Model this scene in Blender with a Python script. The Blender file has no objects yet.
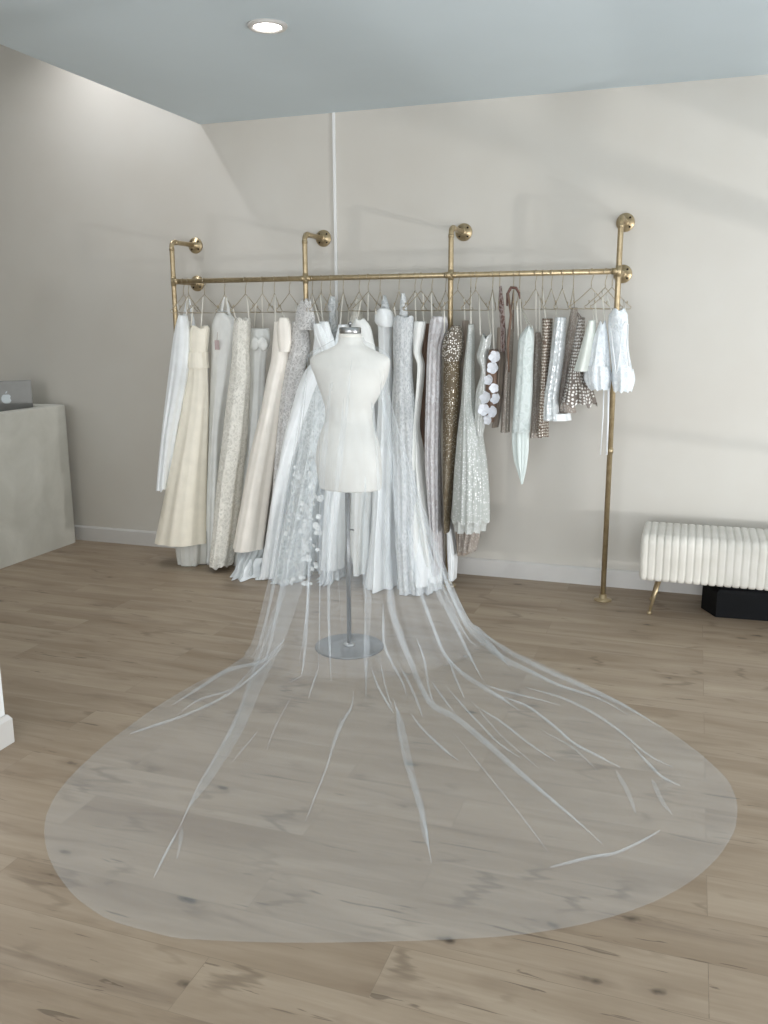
import bpy, bmesh, math, random
import numpy as np
from mathutils import Vector, Matrix
from mathutils.noise import noise as pnoise

SC = bpy.context.scene
COL = SC.collection
PI = math.pi
TAU = 2 * PI

# ------------------------------------------------------------------ camera
CAM = np.array([0.0, -5.4468, 1.6])
F_PX, PITCH, ROLL, YAW = 882.543, 0.209223, -0.0048028, 0.335012
_cy, _sy, _cp, _sp = math.cos(YAW), math.sin(YAW), math.cos(PITCH), math.sin(PITCH)
_F0 = np.array([-_sy, _cy, 0.0]); _R0 = np.array([_cy, _sy, 0.0]); _U0 = np.array([0, 0, 1.0])
CF = _F0 * _cp - _U0 * _sp
_U = _U0 * _cp + _F0 * _sp
CR = _R0 * math.cos(ROLL) + _U * math.sin(ROLL)
CU = _U * math.cos(ROLL) - _R0 * math.sin(ROLL)
cam = bpy.data.cameras.new('camera'); camo = bpy.data.objects.new('camera', cam); COL.objects.link(camo)
M = Matrix(((CR[0], CU[0], -CF[0], CAM[0]), (CR[1], CU[1], -CF[1], CAM[1]), (CR[2], CU[2], -CF[2], CAM[2]), (0, 0, 0, 1)))
camo.matrix_world = M
cam.sensor_fit = 'AUTO'; cam.sensor_width = 36.0; cam.lens = F_PX / 1024 * 36.0
cam.clip_start = 0.05; cam.clip_end = 100
SC.camera = camo

def ray(x, y):
    return CF * F_PX + CR * (x - 384) + CU * (512 - y)
def on(x, y, ax, v):
    """the point of the plane axis=v seen at that place of the photo"""
    d = ray(x, y); t = (v - CAM[ax]) / d[ax]
    return CAM + d * t
def proj(P):
    d = np.asarray(P, float) - CAM
    z = d @ CF
    return 384 + F_PX * (d @ CR) / z, 512 - F_PX * (d @ CU) / z

# ------------------------------------------------------------------ world, exposure, lights
SC.view_settings.view_transform = 'Standard'
SC.view_settings.look = 'None'
SC.view_settings.gamma = 1.0
SC.view_settings.use_curve_mapping = False
SC.view_settings.exposure = -0.09
SC.cycles.transparent_max_bounces = 48
SC.cycles.max_bounces = 10
SC.cycles.diffuse_bounces = 6
SC.cycles.use_denoising = True

W = bpy.data.worlds.new('world'); SC.world = W; W.use_nodes = True
bg = W.node_tree.nodes['Background']
bg.inputs['Color'].default_value = (0.80, 0.90, 1.0, 1)
bg.inputs['Strength'].default_value = 1.2

def area(name, loc, target, sx, sy, power, color, spread=PI):
    l = bpy.data.lights.new(name, 'AREA'); l.shape = 'RECTANGLE'; l.size = sx; l.size_y = sy
    l.energy = power; l.color = color; l.spread = spread
    o = bpy.data.objects.new(name, l); COL.objects.link(o); o.location = loc
    o.rotation_euler = (Vector(target) - Vector(loc)).to_track_quat('-Z', 'Y').to_euler()
    return o
# daylight entering by the storefront behind the camera and by the window on the right
area('daylight_storefront', (0.0, -8.35, 1.5), (0.2, 0, 1.6), 4.0, 2.3, 108, (0.95, 0.965, 1.0))
area('daylight_side_window', (2.22, -2.3, 1.25), (-2.0, -1.6, 1.6), 2.6, 1.9, 27, (0.95, 0.965, 1.0))
area('added_fill_left', (-5.0, -8.35, 2.2), (-4.4, 0, 2.2), 3.0, 3.0, 62, (1.0, 0.965, 0.94))  # added fill for the dark left zone, set at an invented rear window
# added upward fills that brighten the ceiling, standing in for bounce off the ground
area('ceiling_fill', (0.0, -8.3, 0.45), (0.3, -1.0, 3.2), 4.0, .8, 84, (0.90, 0.955, 1.0))
area('ceiling_fill_side', (2.2, -2.6, 0.35), (-1.0, -2.2, 3.2), 3.2, .6, 30, (0.88, 0.95, 1.0))
# low glint of the sun off something parked outside the side window
def sun_bounce(name, loc, power, size):
    l = bpy.data.lights.new(name, 'POINT'); l.energy = power; l.shadow_soft_size = size; l.color = (1.0, 0.98, 0.95)
    o = bpy.data.objects.new(name, l); COL.objects.link(o); o.location = loc
sun_bounce('street_glint', (5.3, -3.1, 0.42), 480, 0.05)

# ------------------------------------------------------------------ helpers
def srgb(r, g, b):
    f = lambda c: (c / 255) / 12.92 if c / 255 <= 0.04045 else ((c / 255 + 0.055) / 1.055) ** 2.4
    return (f(r), f(g), f(b), 1)

class NT:
    def __init__(s, name):
        s.m = bpy.data.materials.new(name); s.m.use_nodes = True
        s.t = s.m.node_tree; s.n = s.t.nodes; s.b = s.n['Principled BSDF']; s.out = s.n['Material Output']
    def node(s, ty, **kw):
        n = s.n.new(ty)
        for k, v in kw.items(): setattr(n, k, v)
        return n
    def link(s, a, b): s.t.links.new(a, b)
    def coords(s, kind='Object', scale=(1, 1, 1), rot=(0, 0, 0), loc=(0, 0, 0)):
        tc = s.node('ShaderNodeTexCoord'); mp = s.node('ShaderNodeMapping')
        mp.inputs['Scale'].default_value = scale; mp.inputs['Rotation'].default_value = rot; mp.inputs['Location'].default_value = loc
        s.link(tc.outputs[kind], mp.inputs['Vector']); return mp.outputs['Vector']
    def noise(s, vec, scale, detail=3, rough=0.5, dist=0.0):
        n = s.node('ShaderNodeTexNoise'); s.link(vec, n.inputs['Vector'])
        n.inputs['Scale'].default_value = scale; n.inputs['Detail'].default_value = detail
        n.inputs['Roughness'].default_value = rough; n.inputs['Distortion'].default_value = dist
        return n.outputs['Fac']
    def voro(s, vec, scale, feature='F1', rand=1.0):
        n = s.node('ShaderNodeTexVoronoi', feature=feature); s.link(vec, n.inputs['Vector'])
        n.inputs['Scale'].default_value = scale; n.inputs['Randomness'].default_value = rand
        return n
    def ramp(s, fac, stops):
        n = s.node('ShaderNodeValToRGB'); s.link(fac, n.inputs['Fac'])
        e = n.color_ramp.elements
        while len(e) < len(stops): e.new(0.5)
        for i, (p, c) in enumerate(stops):
            e[i].position = p; e[i].color = c if len(c) == 4 else (*c, 1)
        return n.outputs['Color']
    def mix(s, fac, a, b, mode='MIX'):
        n = s.node('ShaderNodeMix', data_type='RGBA', blend_type=mode)
        for key, v in ((0, fac), (6, a), (7, b)):
            if hasattr(v, 'links') or hasattr(v, 'is_linked'): s.link(v, n.inputs[key])
            elif key == 0: n.inputs[0].default_value = v
            else: n.inputs[key].default_value = v
        return n.outputs[2]
    def math(s, op, a, b=0.0, c=None):
        n = s.node('ShaderNodeMath', operation=op)
        for i, v in enumerate((a, b) if c is None else (a, b, c)):
            if hasattr(v, 'is_linked'): s.link(v, n.inputs[i])
            else: n.inputs[i].default_value = v
        return n.outputs[0]
    def bump(s, h, strength=0.3, dist=0.01):
        n = s.node('ShaderNodeBump'); n.inputs['Strength'].default_value = strength; n.inputs['Distance'].default_value = dist
        s.link(h, n.inputs['Height']); s.link(n.outputs['Normal'], s.b.inputs['Normal'])
    def set(s, color=None, rough=None, metal=None, spec=None, sheen=None, coat=None):
        for key, v in (('Base Color', color), ('Roughness', rough), ('Metallic', metal), ('Specular IOR Level', spec), ('Sheen Weight', sheen), ('Coat Weight', coat)):
            if v is None: continue
            if hasattr(v, 'is_linked'): s.link(v, s.b.inputs[key])
            else: s.b.inputs[key].default_value = v
        return s

def plain(name, color, rough=0.5, metal=0.0, spec=0.5, nscale=0, namp=0.05):
    t = NT(name).set(color, rough, metal, spec)
    if nscale:
        f = t.noise(t.coords(), nscale, 4)
        c2 = tuple(max(0, c * (1 - namp * 2)) for c in color[:3]) + (1,)
        c1 = tuple(min(1, c * (1 + namp)) for c in color[:3]) + (1,)
        t.set(color=t.ramp(f, [(0.3, c2), (0.7, c1)]))
    return t.m

def split_build(mb, name, mat, parent):
    """every separate piece of the mesh becomes an object of its own"""
    bm = mb.bm; bm.verts.ensure_lookup_table(); seen = set(); out = []
    for v0 in bm.verts:
        if v0.index in seen: continue
        st = [v0]; seen.add(v0.index); isl = []
        while st:
            v = st.pop(); isl.append(v)
            for e in v.link_edges:
                w = e.other_vert(v)
                if w.index not in seen: seen.add(w.index); st.append(w)
        m2 = MB(); mp = {v: m2.bm.verts.new(v.co) for v in isl}
        for f in {f for v in isl for f in v.link_faces}: m2.bm.faces.new([mp[v] for v in f.verts])
        out.append(m2.build(name, mat, parent))
    bm.free(); return out

class MB:
    def __init__(s): s.bm = bmesh.new()
    def box(s, x0, x1, y0, y1, z0, z1, bev=0.0, seg=2):
        r = bmesh.ops.create_cube(s.bm, size=1.0)
        vs = r['verts']
        for v in vs:
            v.co = Vector(((x0 + x1) / 2 + v.co.x * (x1 - x0), (y0 + y1) / 2 + v.co.y * (y1 - y0), (z0 + z1) / 2 + v.co.z * (z1 - z0)))
        if bev:
            es = list({e for v in vs for e in v.link_edges})
            bmesh.ops.bevel(s.bm, geom=es, offset=bev, segments=seg, profile=0.5, affect='EDGES')
        return s
    def tube(s, pts, r, n=10, closed=False, cap=True, flat=None):
        """sweep a circle (radius may be a list); flat=(a,b) sweeps a flat ribbon section"""
        P = [Vector(p) for p in pts]; k = len(P)
        R = r if isinstance(r, (list, tuple)) else [r] * k
        rings = []; up = None
        for i in range(k):
            a = P[(i - 1) % k] if (closed or i > 0) else P[i]
            b = P[(i + 1) % k] if (closed or i < k - 1) else P[i]
            d = (b - a).normalized()
            if up is None:
                up = Vector((0, 0, 1)) if abs(d.z) < 0.9 else Vector((0, 1, 0))
            u = (up - d * up.dot(d)).normalized(); up = u; w = d.cross(u)
            fa, fb = flat if flat else (1, 1)
            rings.append([s.bm.verts.new(P[i] + (u * math.cos(TAU * j / n) * fa + w * math.sin(TAU * j / n) * fb) * R[i]) for j in range(n)])
        for i in range(k if closed else k - 1):
            A, B = rings[i], rings[(i + 1) % k]
            for j in range(n):
                s.bm.faces.new((A[j], A[(j + 1) % n], B[(j + 1) % n], B[j]))
        if cap and not closed:
            s.bm.faces.new(rings[0][::-1]); s.bm.faces.new(rings[-1])
        return s
    def lathe(s, prof, origin=(0, 0, 0), axis='z', n=32):
        o = Vector(origin); rings = []
        for r, h in prof:
            ring = []
            for j in range(n):
                a = TAU * j / n; c, q = r * math.cos(a), r * math.sin(a)
                p = Vector((c, q, h)) if axis == 'z' else (Vector((c, h, q)) if axis == 'y' else Vector((h, c, q)))
                ring.append(s.bm.verts.new(o + p))
            rings.append(ring)
        for A, B in zip(rings, rings[1:]):
            for j in range(n): s.bm.faces.new((A[j], A[(j + 1) % n], B[(j + 1) % n], B[j]))
        if prof[0][0] > 1e-6: s.bm.faces.new(rings[0][::-1])
        if prof[-1][0] > 1e-6: s.bm.faces.new(rings[-1])
        return s
    def grid(s, rows, closed=False, uv=None):
        V = [[s.bm.verts.new(p) for p in r] for r in rows]
        L = s.bm.loops.layers.uv.verify() if uv else None
        for i, (A, B) in enumerate(zip(V, V[1:])):
            m = len(A)
            for j in range(m if closed else m - 1):
                f = s.bm.faces.new((A[j], A[(j + 1) % m], B[(j + 1) % m], B[j]))
                if uv:
                    for lp, (a, b) in zip(f.loops, ((i, j), (i, j + 1), (i + 1, j + 1), (i + 1, j))): lp[L].uv = (b / m * uv, -rows[a][0][2])
        return V
    def build(s, name, mat, parent=None, smooth=True, origin=None, angle=None):
        bmesh.ops.recalc_face_normals(s.bm, faces=s.bm.faces)
        org = Vector(origin) if origin is not None else (Vector(parent.location) if parent is not None and parent.parent is None else Vector((0, 0, 0)))
        if parent is not None and parent.parent is not None and origin is None:
            org = Vector(parent.parent.location)
        if parent is None and origin is None: org = Vector((0, 0, 0))
        for v in s.bm.verts: v.co -= org
        me = bpy.data.meshes.new(name); s.bm.to_mesh(me); s.bm.free()
        if smooth:
            for p in me.polygons: p.use_smooth = True
            if angle: me.set_sharp_from_angle(angle=math.radians(angle))
        if isinstance(mat, (list, tuple)):
            for m_ in mat: me.materials.append(m_)
        else: me.materials.append(mat)
        o = bpy.data.objects.new(name, me); COL.objects.link(o)
        if parent is None: o.location = org
        else: o.parent = parent
        return o

def tag(o, label=None, cat=None, group=None, kind=None):
    for k, v in (('label', label), ('category', cat), ('group', group), ('kind', kind)):
        if v: o[k] = v
    return o
def empty(name, loc, label=None, cat=None, group=None):
    o = bpy.data.objects.new(name, None); COL.objects.link(o); o.location = loc; o.empty_display_size = 0.1
    return tag(o, label, cat, group)

def catmull(xs, ys, x):
    """monotone-ish smooth interpolation of the table (xs, ys)"""
    if x <= xs[0]: return ys[0]
    if x >= xs[-1]: return ys[-1]
    i = max(j for j in range(len(xs) - 1) if xs[j] <= x)
    h = xs[i + 1] - xs[i]; t = (x - xs[i]) / h
    def slope(j):
        if j == 0 or j == len(xs) - 1: 
            j2 = 0 if j == 0 else j - 1
            return (ys[j2 + 1] - ys[j2]) / (xs[j2 + 1] - xs[j2])
        a = (ys[j] - ys[j - 1]) / (xs[j] - xs[j - 1]); b = (ys[j + 1] - ys[j]) / (xs[j + 1] - xs[j])
        return 0 if a * b <= 0 else 2 * a * b / (a + b)
    m0, m1 = slope(i) * h, slope(i + 1) * h
    return (2*t**3 - 3*t**2 + 1) * ys[i] + (t**3 - 2*t**2 + t) * m0 + (-2*t**3 + 3*t**2) * ys[i+1] + (t**3 - t**2) * m1
def sst(t): t = min(1, max(0, t)); return t * t * (3 - 2 * t)

# ------------------------------------------------------------------ materials of the setting
def wall_mat():
    t = NT('greige wall paint'); v = t.coords()
    f = t.noise(v, 1.3, 3); c = t.ramp(f, [(0.35, srgb(204, 199, 190)), (0.65, srgb(209, 205, 197))])
    t.set(color=c, rough=0.42, spec=0.35); t.bump(t.noise(v, 220, 2), 0.06, 0.002); return t.m
def floor_mat():
    t = NT('oak vinyl planks'); v = t.coords(loc=(0.65, 0.006, 0))
    br = t.node('ShaderNodeTexBrick', offset=0.36, offset_frequency=2, squash=1.0)
    t.link(v, br.inputs['Vector'])
    br.inputs['Scale'].default_value = 1.0; br.inputs['Brick Width'].default_value = 1.22; br.inputs['Row Height'].default_value = 0.195
    br.inputs['Mortar Size'].default_value = 0.0010; br.inputs['Mortar Smooth'].default_value = 0.3; br.inputs['Bias'].default_value = 0.0
    br.inputs['Color1'].default_value = (0, 0, 0, 1); br.inputs['Color2'].default_value = (1, 1, 1, 1); br.inputs['Mortar'].default_value = (0.5, 0.5, 0.5, 1)
    # each plank shifts its own grain
    cmb = t.node('ShaderNodeVectorMath', operation='MULTIPLY_ADD'); t.link(br.outputs['Color'], cmb.inputs[0])
    cmb.inputs[1].default_value = (7.3, 3.1, 5.0); t.link(v, cmb.inputs[2])
    def stretched(sx, sy):
        m = t.node('ShaderNodeMapping'); m.inputs['Scale'].default_value = (sx, sy, 1); t.link(cmb.outputs[0], m.inputs['Vector']); return m.outputs['Vector']
    g1 = t.noise(stretched(0.9, 5.5), 1.5, 5, 0.55, 0.5)
    g2 = t.noise(stretched(1.6, 36), 2.2, 4, 0.6, 0.3)
    base = t.ramp(g1, [(0.25, srgb(138, 118, 97)), (0.42, srgb(153, 135, 114)), (0.56, srgb(165, 147, 126)), (0.75, srgb(177, 160, 139))])
    c = t.mix(t.math('MULTIPLY', t.ramp(g2, [(0.42, (1, 1, 1)), (0.62, (0, 0, 0))]), 0.16), base, srgb(124, 105, 87))
    c = t.mix(0.16, c, t.mix(br.outputs['Color'], srgb(135, 115, 94), srgb(184, 167, 147)))
    # cathedral figure: thin dark arcs in some planks
    wv = t.node('ShaderNodeTexWave', wave_type='RINGS', rings_direction='Y'); t.link(stretched(0.5, 3.6), wv.inputs['Vector'])
    wv.inputs['Scale'].default_value = 3.2; wv.inputs['Distortion'].default_value = 4.0; wv.inputs['Detail'].default_value = 4; wv.inputs['Detail Scale'].default_value = 1.6
    mask = t.ramp(t.noise(stretched(0.7, 2.6), 1.9, 3), [(0.54, (0, 0, 0)), (0.64, (1, 1, 1))])
    c = t.mix(t.math('MULTIPLY', t.math('MULTIPLY', t.ramp(wv.outputs['Fac'], [(0.0, (1, 1, 1)), (0.10, (0, 0, 0))]), mask), 0.5), c, srgb(98, 82, 65))
    # broad soft dark bands, knots, and short dark cracks
    st = t.ramp(t.noise(stretched(0.8, 6.0), 1.7, 4, 0.6, .8), [(0.58, (0, 0, 0)), (0.74, (1, 1, 1))])
    c = t.mix(t.math('MULTIPLY', st, 0.5), c, srgb(111, 94, 79))
    kv = t.node('ShaderNodeVectorMath', operation='ADD'); t.link(stretched(1.0, 2.0), kv.inputs[0])
    nn = t.node('ShaderNodeTexNoise'); t.link(v, nn.inputs['Vector']); nn.inputs['Scale'].default_value = 22
    sc2 = t.node('ShaderNodeVectorMath', operation='SCALE'); t.link(nn.outputs['Color'], sc2.inputs[0]); sc2.inputs['Scale'].default_value = 0.05
    t.link(sc2.outputs[0], kv.inputs[1])
    vo = t.voro(kv.outputs[0], 2.6); kn = t.ramp(vo.outputs['Distance'], [(0.02, (1, 1, 1)), (0.085, (0, 0, 0))])
    halo = t.ramp(vo.outputs['Distance'], [(0.04, (1, 1, 1)), (0.22, (0, 0, 0))])
    c = t.mix(t.math('MULTIPLY', halo, 0.35), c, srgb(111, 93, 75))
    c = t.mix(t.math('MULTIPLY', kn, 0.9), c, srgb(66, 54, 44))
    cr = t.ramp(t.noise(stretched(2.2, 26), 1.4, 3, 0.6, 1.2), [(0.66, (0, 0, 0)), (0.70, (1, 1, 1))])
    c = t.mix(t.math('MULTIPLY', cr, 0.6), c, srgb(82, 68, 55))
    c = t.mix(t.math('MULTIPLY', br.outputs['Fac'], 0.35), c, srgb(88, 74, 63))
    rg = t.ramp(g1, [(0.3, (0.50, 0.50, 0.50)), (0.7, (0.40, 0.40, 0.40))])
    t.set(color=c, rough=rg, spec=0.4); t.bump(t.math('SUBTRACT', g2, t.math('MULTIPLY', br.outputs['Fac'], 0.6)), 0.06, 0.002); return t.m
MAT = {}
MAT['wall'] = wall_mat(); MAT['floor'] = floor_mat()
MAT['ceiling'] = plain('pale ceiling paint', srgb(214, 226, 232), 0.6, 0, 0.3, 2.0, 0.01)
MAT['trim'] = plain('white trim paint', srgb(208, 205, 201), 0.35, 0, 0.4, 8, 0.01)
MAT['whitewall'] = plain('bright white paint', srgb(236, 236, 235), 0.45, 0, 0.4, 5, 0.01)
MAT['frame'] = plain('dark window frame', srgb(40, 42, 44), 0.4, 0.3, 0.5)

def brass_mat():
    t = NT('brushed brass pipe'); f = t.noise(t.coords(), 40, 3)
    t.set(color=t.ramp(f, [(0.3, srgb(172, 153, 120)), (0.7, srgb(193, 175, 142))]), rough=0.36, metal=0.7); return t.m
MAT['brass'] = brass_mat()
MAT['hanger'] = plain('gold wire', srgb(186, 172, 146), 0.3, 0.7, 0.5)
MAT['steel'] = plain('brushed steel', srgb(176, 176, 176), 0.28, 1.0, 0.5, 30, 0.04)
MAT['darksteel'] = plain('pole steel', srgb(124, 124, 124), 0.3, 0.95, 0.5, 30, 0.04)
MAT['screw'] = plain('dark screw head', srgb(50, 40, 30), 0.5, 0.6, 0.5)
MAT['lens'] = None

# ------------------------------------------------------------------ the room
H = 2.888
XL, XR, YB = -7.2, 2.3, -8.6
EDGE = -3.155
def struct(name, mb, m, smooth=False):
    o = mb.build(name, m, None, smooth); o['kind'] = 'structure'; return o
struct('floor', MB().box(XL - .1, XR + .1, YB - .1, 0.1, -0.1, 0.0), MAT['floor'])
struct('wall_back', MB().box(XL - .1, XR + .1, 0.0, 0.12, 0.0, 4.1), MAT['wall'])
struct('wall_left', MB().box(XL - .12, XL, YB, 0.0, 0.0, 4.1), MAT['wall'])
struct('ceiling', MB().box(EDGE, XR + .1, YB - .1, 0.0, H, 4.1), MAT['ceiling'])
struct('ceiling_high', MB().box(XL - .1, EDGE, YB - .1, 0.0, 4.0, 4.1), MAT['ceiling'])
# rear wall with its storefront and a left opening added for light, right wall with its window opening
mb = MB()
for a, b in ((XL - .1, -6.6), (-3.4, -2.1), (2.1, XR + .1)): mb.box(a, b, YB - .12, YB, 0, 4.1)
mb.box(-6.6, -3.4, YB - .12, YB, 0, .6); mb.box(-6.6, -3.4, YB - .12, YB, 3.75, 4.1)
mb.box(-2.1, 2.1, YB - .12, YB, 0, 0.25); mb.box(-2.1, 2.1, YB - .12, YB, 2.75, 4.1)
struct('wall_rear', mb, MAT['wall'])
WY0, WY1 = -3.7, -.5
mb = MB()
mb.box(XR, XR + .12, WY1, 0, 0, 4.1); mb.box(XR, XR + .12, YB, WY0, 0, 4.1)
mb.box(XR, XR + .12, WY0, WY1, 0, 0.2); mb.box(XR, XR + .12, WY0, WY1, 2.6, 4.1)
struct('wall_right', mb, MAT['wall'])
mb = MB()
for x in (-2.1, -0.7, 0.7, 2.04): mb.box(x, x + .06, YB - .09, YB - .03, .25, 2.75)
for z in (.25, 2.1, 2.69): mb.box(-2.1, 2.1, YB - .09, YB - .03, z, z + .06)
struct('window_1', mb, MAT['frame'])
mb = MB()
for y, w in ((WY0, .06), (-2.75, .06), (-1.62, .05), (-1.14, .035), (WY1 - .06, .06)): mb.box(XR + .03, XR + .09, y, y + w, .2, 2.6)
for z, w in ((.2, .05), (.70, .022), (1.42, .07), (1.70, .14), (2.54, .06)): mb.box(XR + .03, XR + .09, WY0, WY1, z, z + w)
struct('window_2', mb, MAT['frame'])
mb = MB()
for x in (-6.6, -5.0, -3.46): mb.box(x, x + .06, YB - .09, YB - .03, .6, 3.75)
for z in (.6, 2.4, 3.69): mb.box(-6.6, -3.4, YB - .09, YB - .03, z, z + .06)
struct('window_added_frame', mb, MAT['frame'])  # frame of the unseen left window, added to let that side be brighter
gt = NT('window glass')
tr = gt.node('ShaderNodeBsdfTransparent'); gl = gt.node('ShaderNodeBsdfGlossy'); gl.inputs['Roughness'].default_value = 0.02
mx = gt.node('ShaderNodeMixShader'); mx.inputs[0].default_value = 0.06
gt.link(tr.outputs[0], mx.inputs[1]); gt.link(gl.outputs[0], mx.inputs[2]); gt.link(mx.outputs[0], gt.out.inputs['Surface'])
struct('window_3', MB().box(-2.1, 2.1, YB - .063, YB - .057, .25, 2.75), gt.m)
struct('window_4', MB().box(XR + .057, XR + .063, WY0, WY1, .2, 2.6), gt.m)
struct('window_added_pane', MB().box(-6.6, -3.4, YB - .063, YB - .057, .6, 3.75), gt.m)  # pane of the added left window

# baseboard along the back wall: a board with an eased top edge
def baseboard(name, x0, x1, y, h=0.112, d=0.016):
    prof = [(0, 0), (-d, 0), (-d, h - .012), (-d * .55, h - .003), (0, h)]
    rows = [[(x, y + p[0], p[1]) for p in prof] for x in (x0, x1)]
    mb = MB(); V = mb.grid(rows); mb.bm.faces.new(V[0]); mb.bm.faces.new(V[1][::-1])
    return struct(name, mb, MAT['trim'])
baseboard('baseboard_back', XL, XR, 0.0)
# thin white vertical strip on the back wall
pt = on(334, 110, 1, 0.0)
struct('trim_1', MB().box(pt[0] - .009, pt[0] + .009, -0.014, 0.0, 0.112, H, 0.003), MAT['whitewall'])
# the white wall end at the left with its plinth
struct('wall_stub', MB().box(-2.72, -2.452, -6.2, -2.91, 0.0, 2.888), MAT['whitewall'])
mb = MB()
rows = []
for x0, x1, y0, y1, z in ((-2.74, -2.434, -6.2, -2.892, 0), (-2.74, -2.434, -6.2, -2.892, .10), (-2.727, -2.445, -6.2, -2.903, .118), (-2.722, -2.450, -6.2, -2.908, .120)):
    rows.append([(x0, y0, z), (x1, y0, z), (x1, y1, z), (x0, y1, z)])
mb.grid(rows, closed=True)
struct('baseboard_stub', mb, MAT['trim'])

# ------------------------------------------------------------------ recessed ceiling lights
def emit(name, color, strength):
    t = NT(name); t.b.inputs['Base Color'].default_value = (0.9, 0.9, 0.9, 1)
    t.b.inputs['Emission Color'].default_value = color; t.b.inputs['Emission Strength'].default_value = strength
    return t.m
MAT['lens'] = emit('lit lens', (1, 0.96, 0.9, 1), 14.0)
def downlight(x, y, z, label, power, r=0.088, spot=None, tint=(1, .94, .86)):
    root = empty('recessed_downlight', (x, y, z), label, 'ceiling light')
    MB().lathe([(r * .70, 0.0), (r * .72, -.012), (r * .92, -.013), (r, -.006), (r, 0.0)], (x, y, z), n=40).build('trim_ring', MAT['trim'], root)
    MB().lathe([(0.0001, -.009), (r * .4, -.0095), (r * .71, -.006)], (x, y, z), n=32).build('lens', MAT['lens'], root)
    l = bpy.data.lights.new('downlight_beam', 'SPOT'); l.energy = power; l.spot_size = math.radians(spot or 100); l.spot_blend = 0.8
    l.shadow_soft_size = r; l.color = tint
    lo = bpy.data.objects.new('downlight_beam', l); COL.objects.link(lo); lo.parent = root; lo.location = (0, 0, -.03)
    return root
pl = on(267.5, 25, 2, H)
downlight(pl[0], pl[1], H, 'round recessed downlight glowing in the pale ceiling', 14)
dl = downlight(-3.78, -0.42, 4.0, 'recessed downlight in the raised ceiling at the left, close to the back wall', 88, spot=122, tint=(0.93, 0.95, 1.0))

# ------------------------------------------------------------------ fabrics
def cloth(name, color, rough=0.55, sheen=0.15, spec=0.3, weave=500, alpha=1.0, trans=0.0):
    t = NT(name); v = t.coords()
    f = t.noise(v, 14, 3)
    c2 = tuple(c * 0.94 for c in color[:3]) + (1,)
    t.set(color=t.ramp(f, [(0.35, c2), (0.65, color)]), rough=rough, spec=spec, sheen=sheen)
    t.bump(t.noise(v, weave, 2), 0.05, 0.001)
    if alpha < 1: t.b.inputs['Alpha'].default_value = alpha
    if trans: t.b.inputs['Transmission Weight'].default_value = 0
    return t.m
def lace(name, c_hi, c_lo, scale=38, alpha_lo=1.0, rough=0.7):
    t = NT(name); v = t.coords('UV')
    vo = t.voro(v, scale, 'DISTANCE_TO_EDGE'); n = t.noise(v, scale * 1.1, 5, 0.6, 2.0); n2 = t.noise(v, scale * .28, 2)
    a = t.ramp(vo.outputs['Distance'], [(0.03, (1, 1, 1)), (0.14, (0, 0, 0))])
    b = t.ramp(n, [(0.47, (0, 0, 0)), (0.56, (1, 1, 1))])
    m = t.math('MAXIMUM', t.math('MULTIPLY', a, 0.6), t.math('MULTIPLY', b, t.ramp(n2, [(0.35, (0.35, 0.35, 0.35)), (0.6, (1, 1, 1))])))
    t.set(color=t.mix(m, c_lo, c_hi), rough=rough, spec=0.25, sheen=0.1); t.bump(m, 0.6, 0.004)
    if alpha_lo < 1:
        t.link(t.math('ADD', t.math('MULTIPLY', m, 1 - alpha_lo), alpha_lo), t.b.inputs['Alpha'])
    return t.m
def sequin(name, base, dot, scale=85, size=0.28, keep=0.0, rand=0.55, metal=0.7, alpha=1.0, stretch=(1, 1, 1)):
    """fabric sewn with small round shiny discs; keep > 0 drops some of them"""
    t = NT(name); v = t.coords('UV', scale=stretch)
    vo = t.voro(v, scale, 'F1', rand); vo.voronoi_dimensions = '2D'
    d = t.ramp(vo.outputs['Distance'], [(size * .8, (1, 1, 1)), (size, (0, 0, 0))])
    if keep:
        sp = t.node('ShaderNodeSeparateColor'); t.link(vo.outputs['Color'], sp.inputs[0])
        d = t.math('MULTIPLY', d, t.math('GREATER_THAN', sp.outputs[0], keep))
    n = t.noise(v, 9, 3)
    bs = t.mix(n, tuple(c * .82 for c in base[:3]) + (1,), tuple(min(1, c * 1.12) for c in base[:3]) + (1,))
    t.set(color=t.mix(d, bs, dot), rough=t.math('SUBTRACT', 0.6, t.math('MULTIPLY', d, 0.35)), metal=t.math('MULTIPLY', d, metal * .35), spec=0.5)
    t.bump(d, 0.5, 0.003)
    if alpha < 1: t.link(t.math('MAXIMUM', d, alpha), t.b.inputs['Alpha'])
    return t.m

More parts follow.
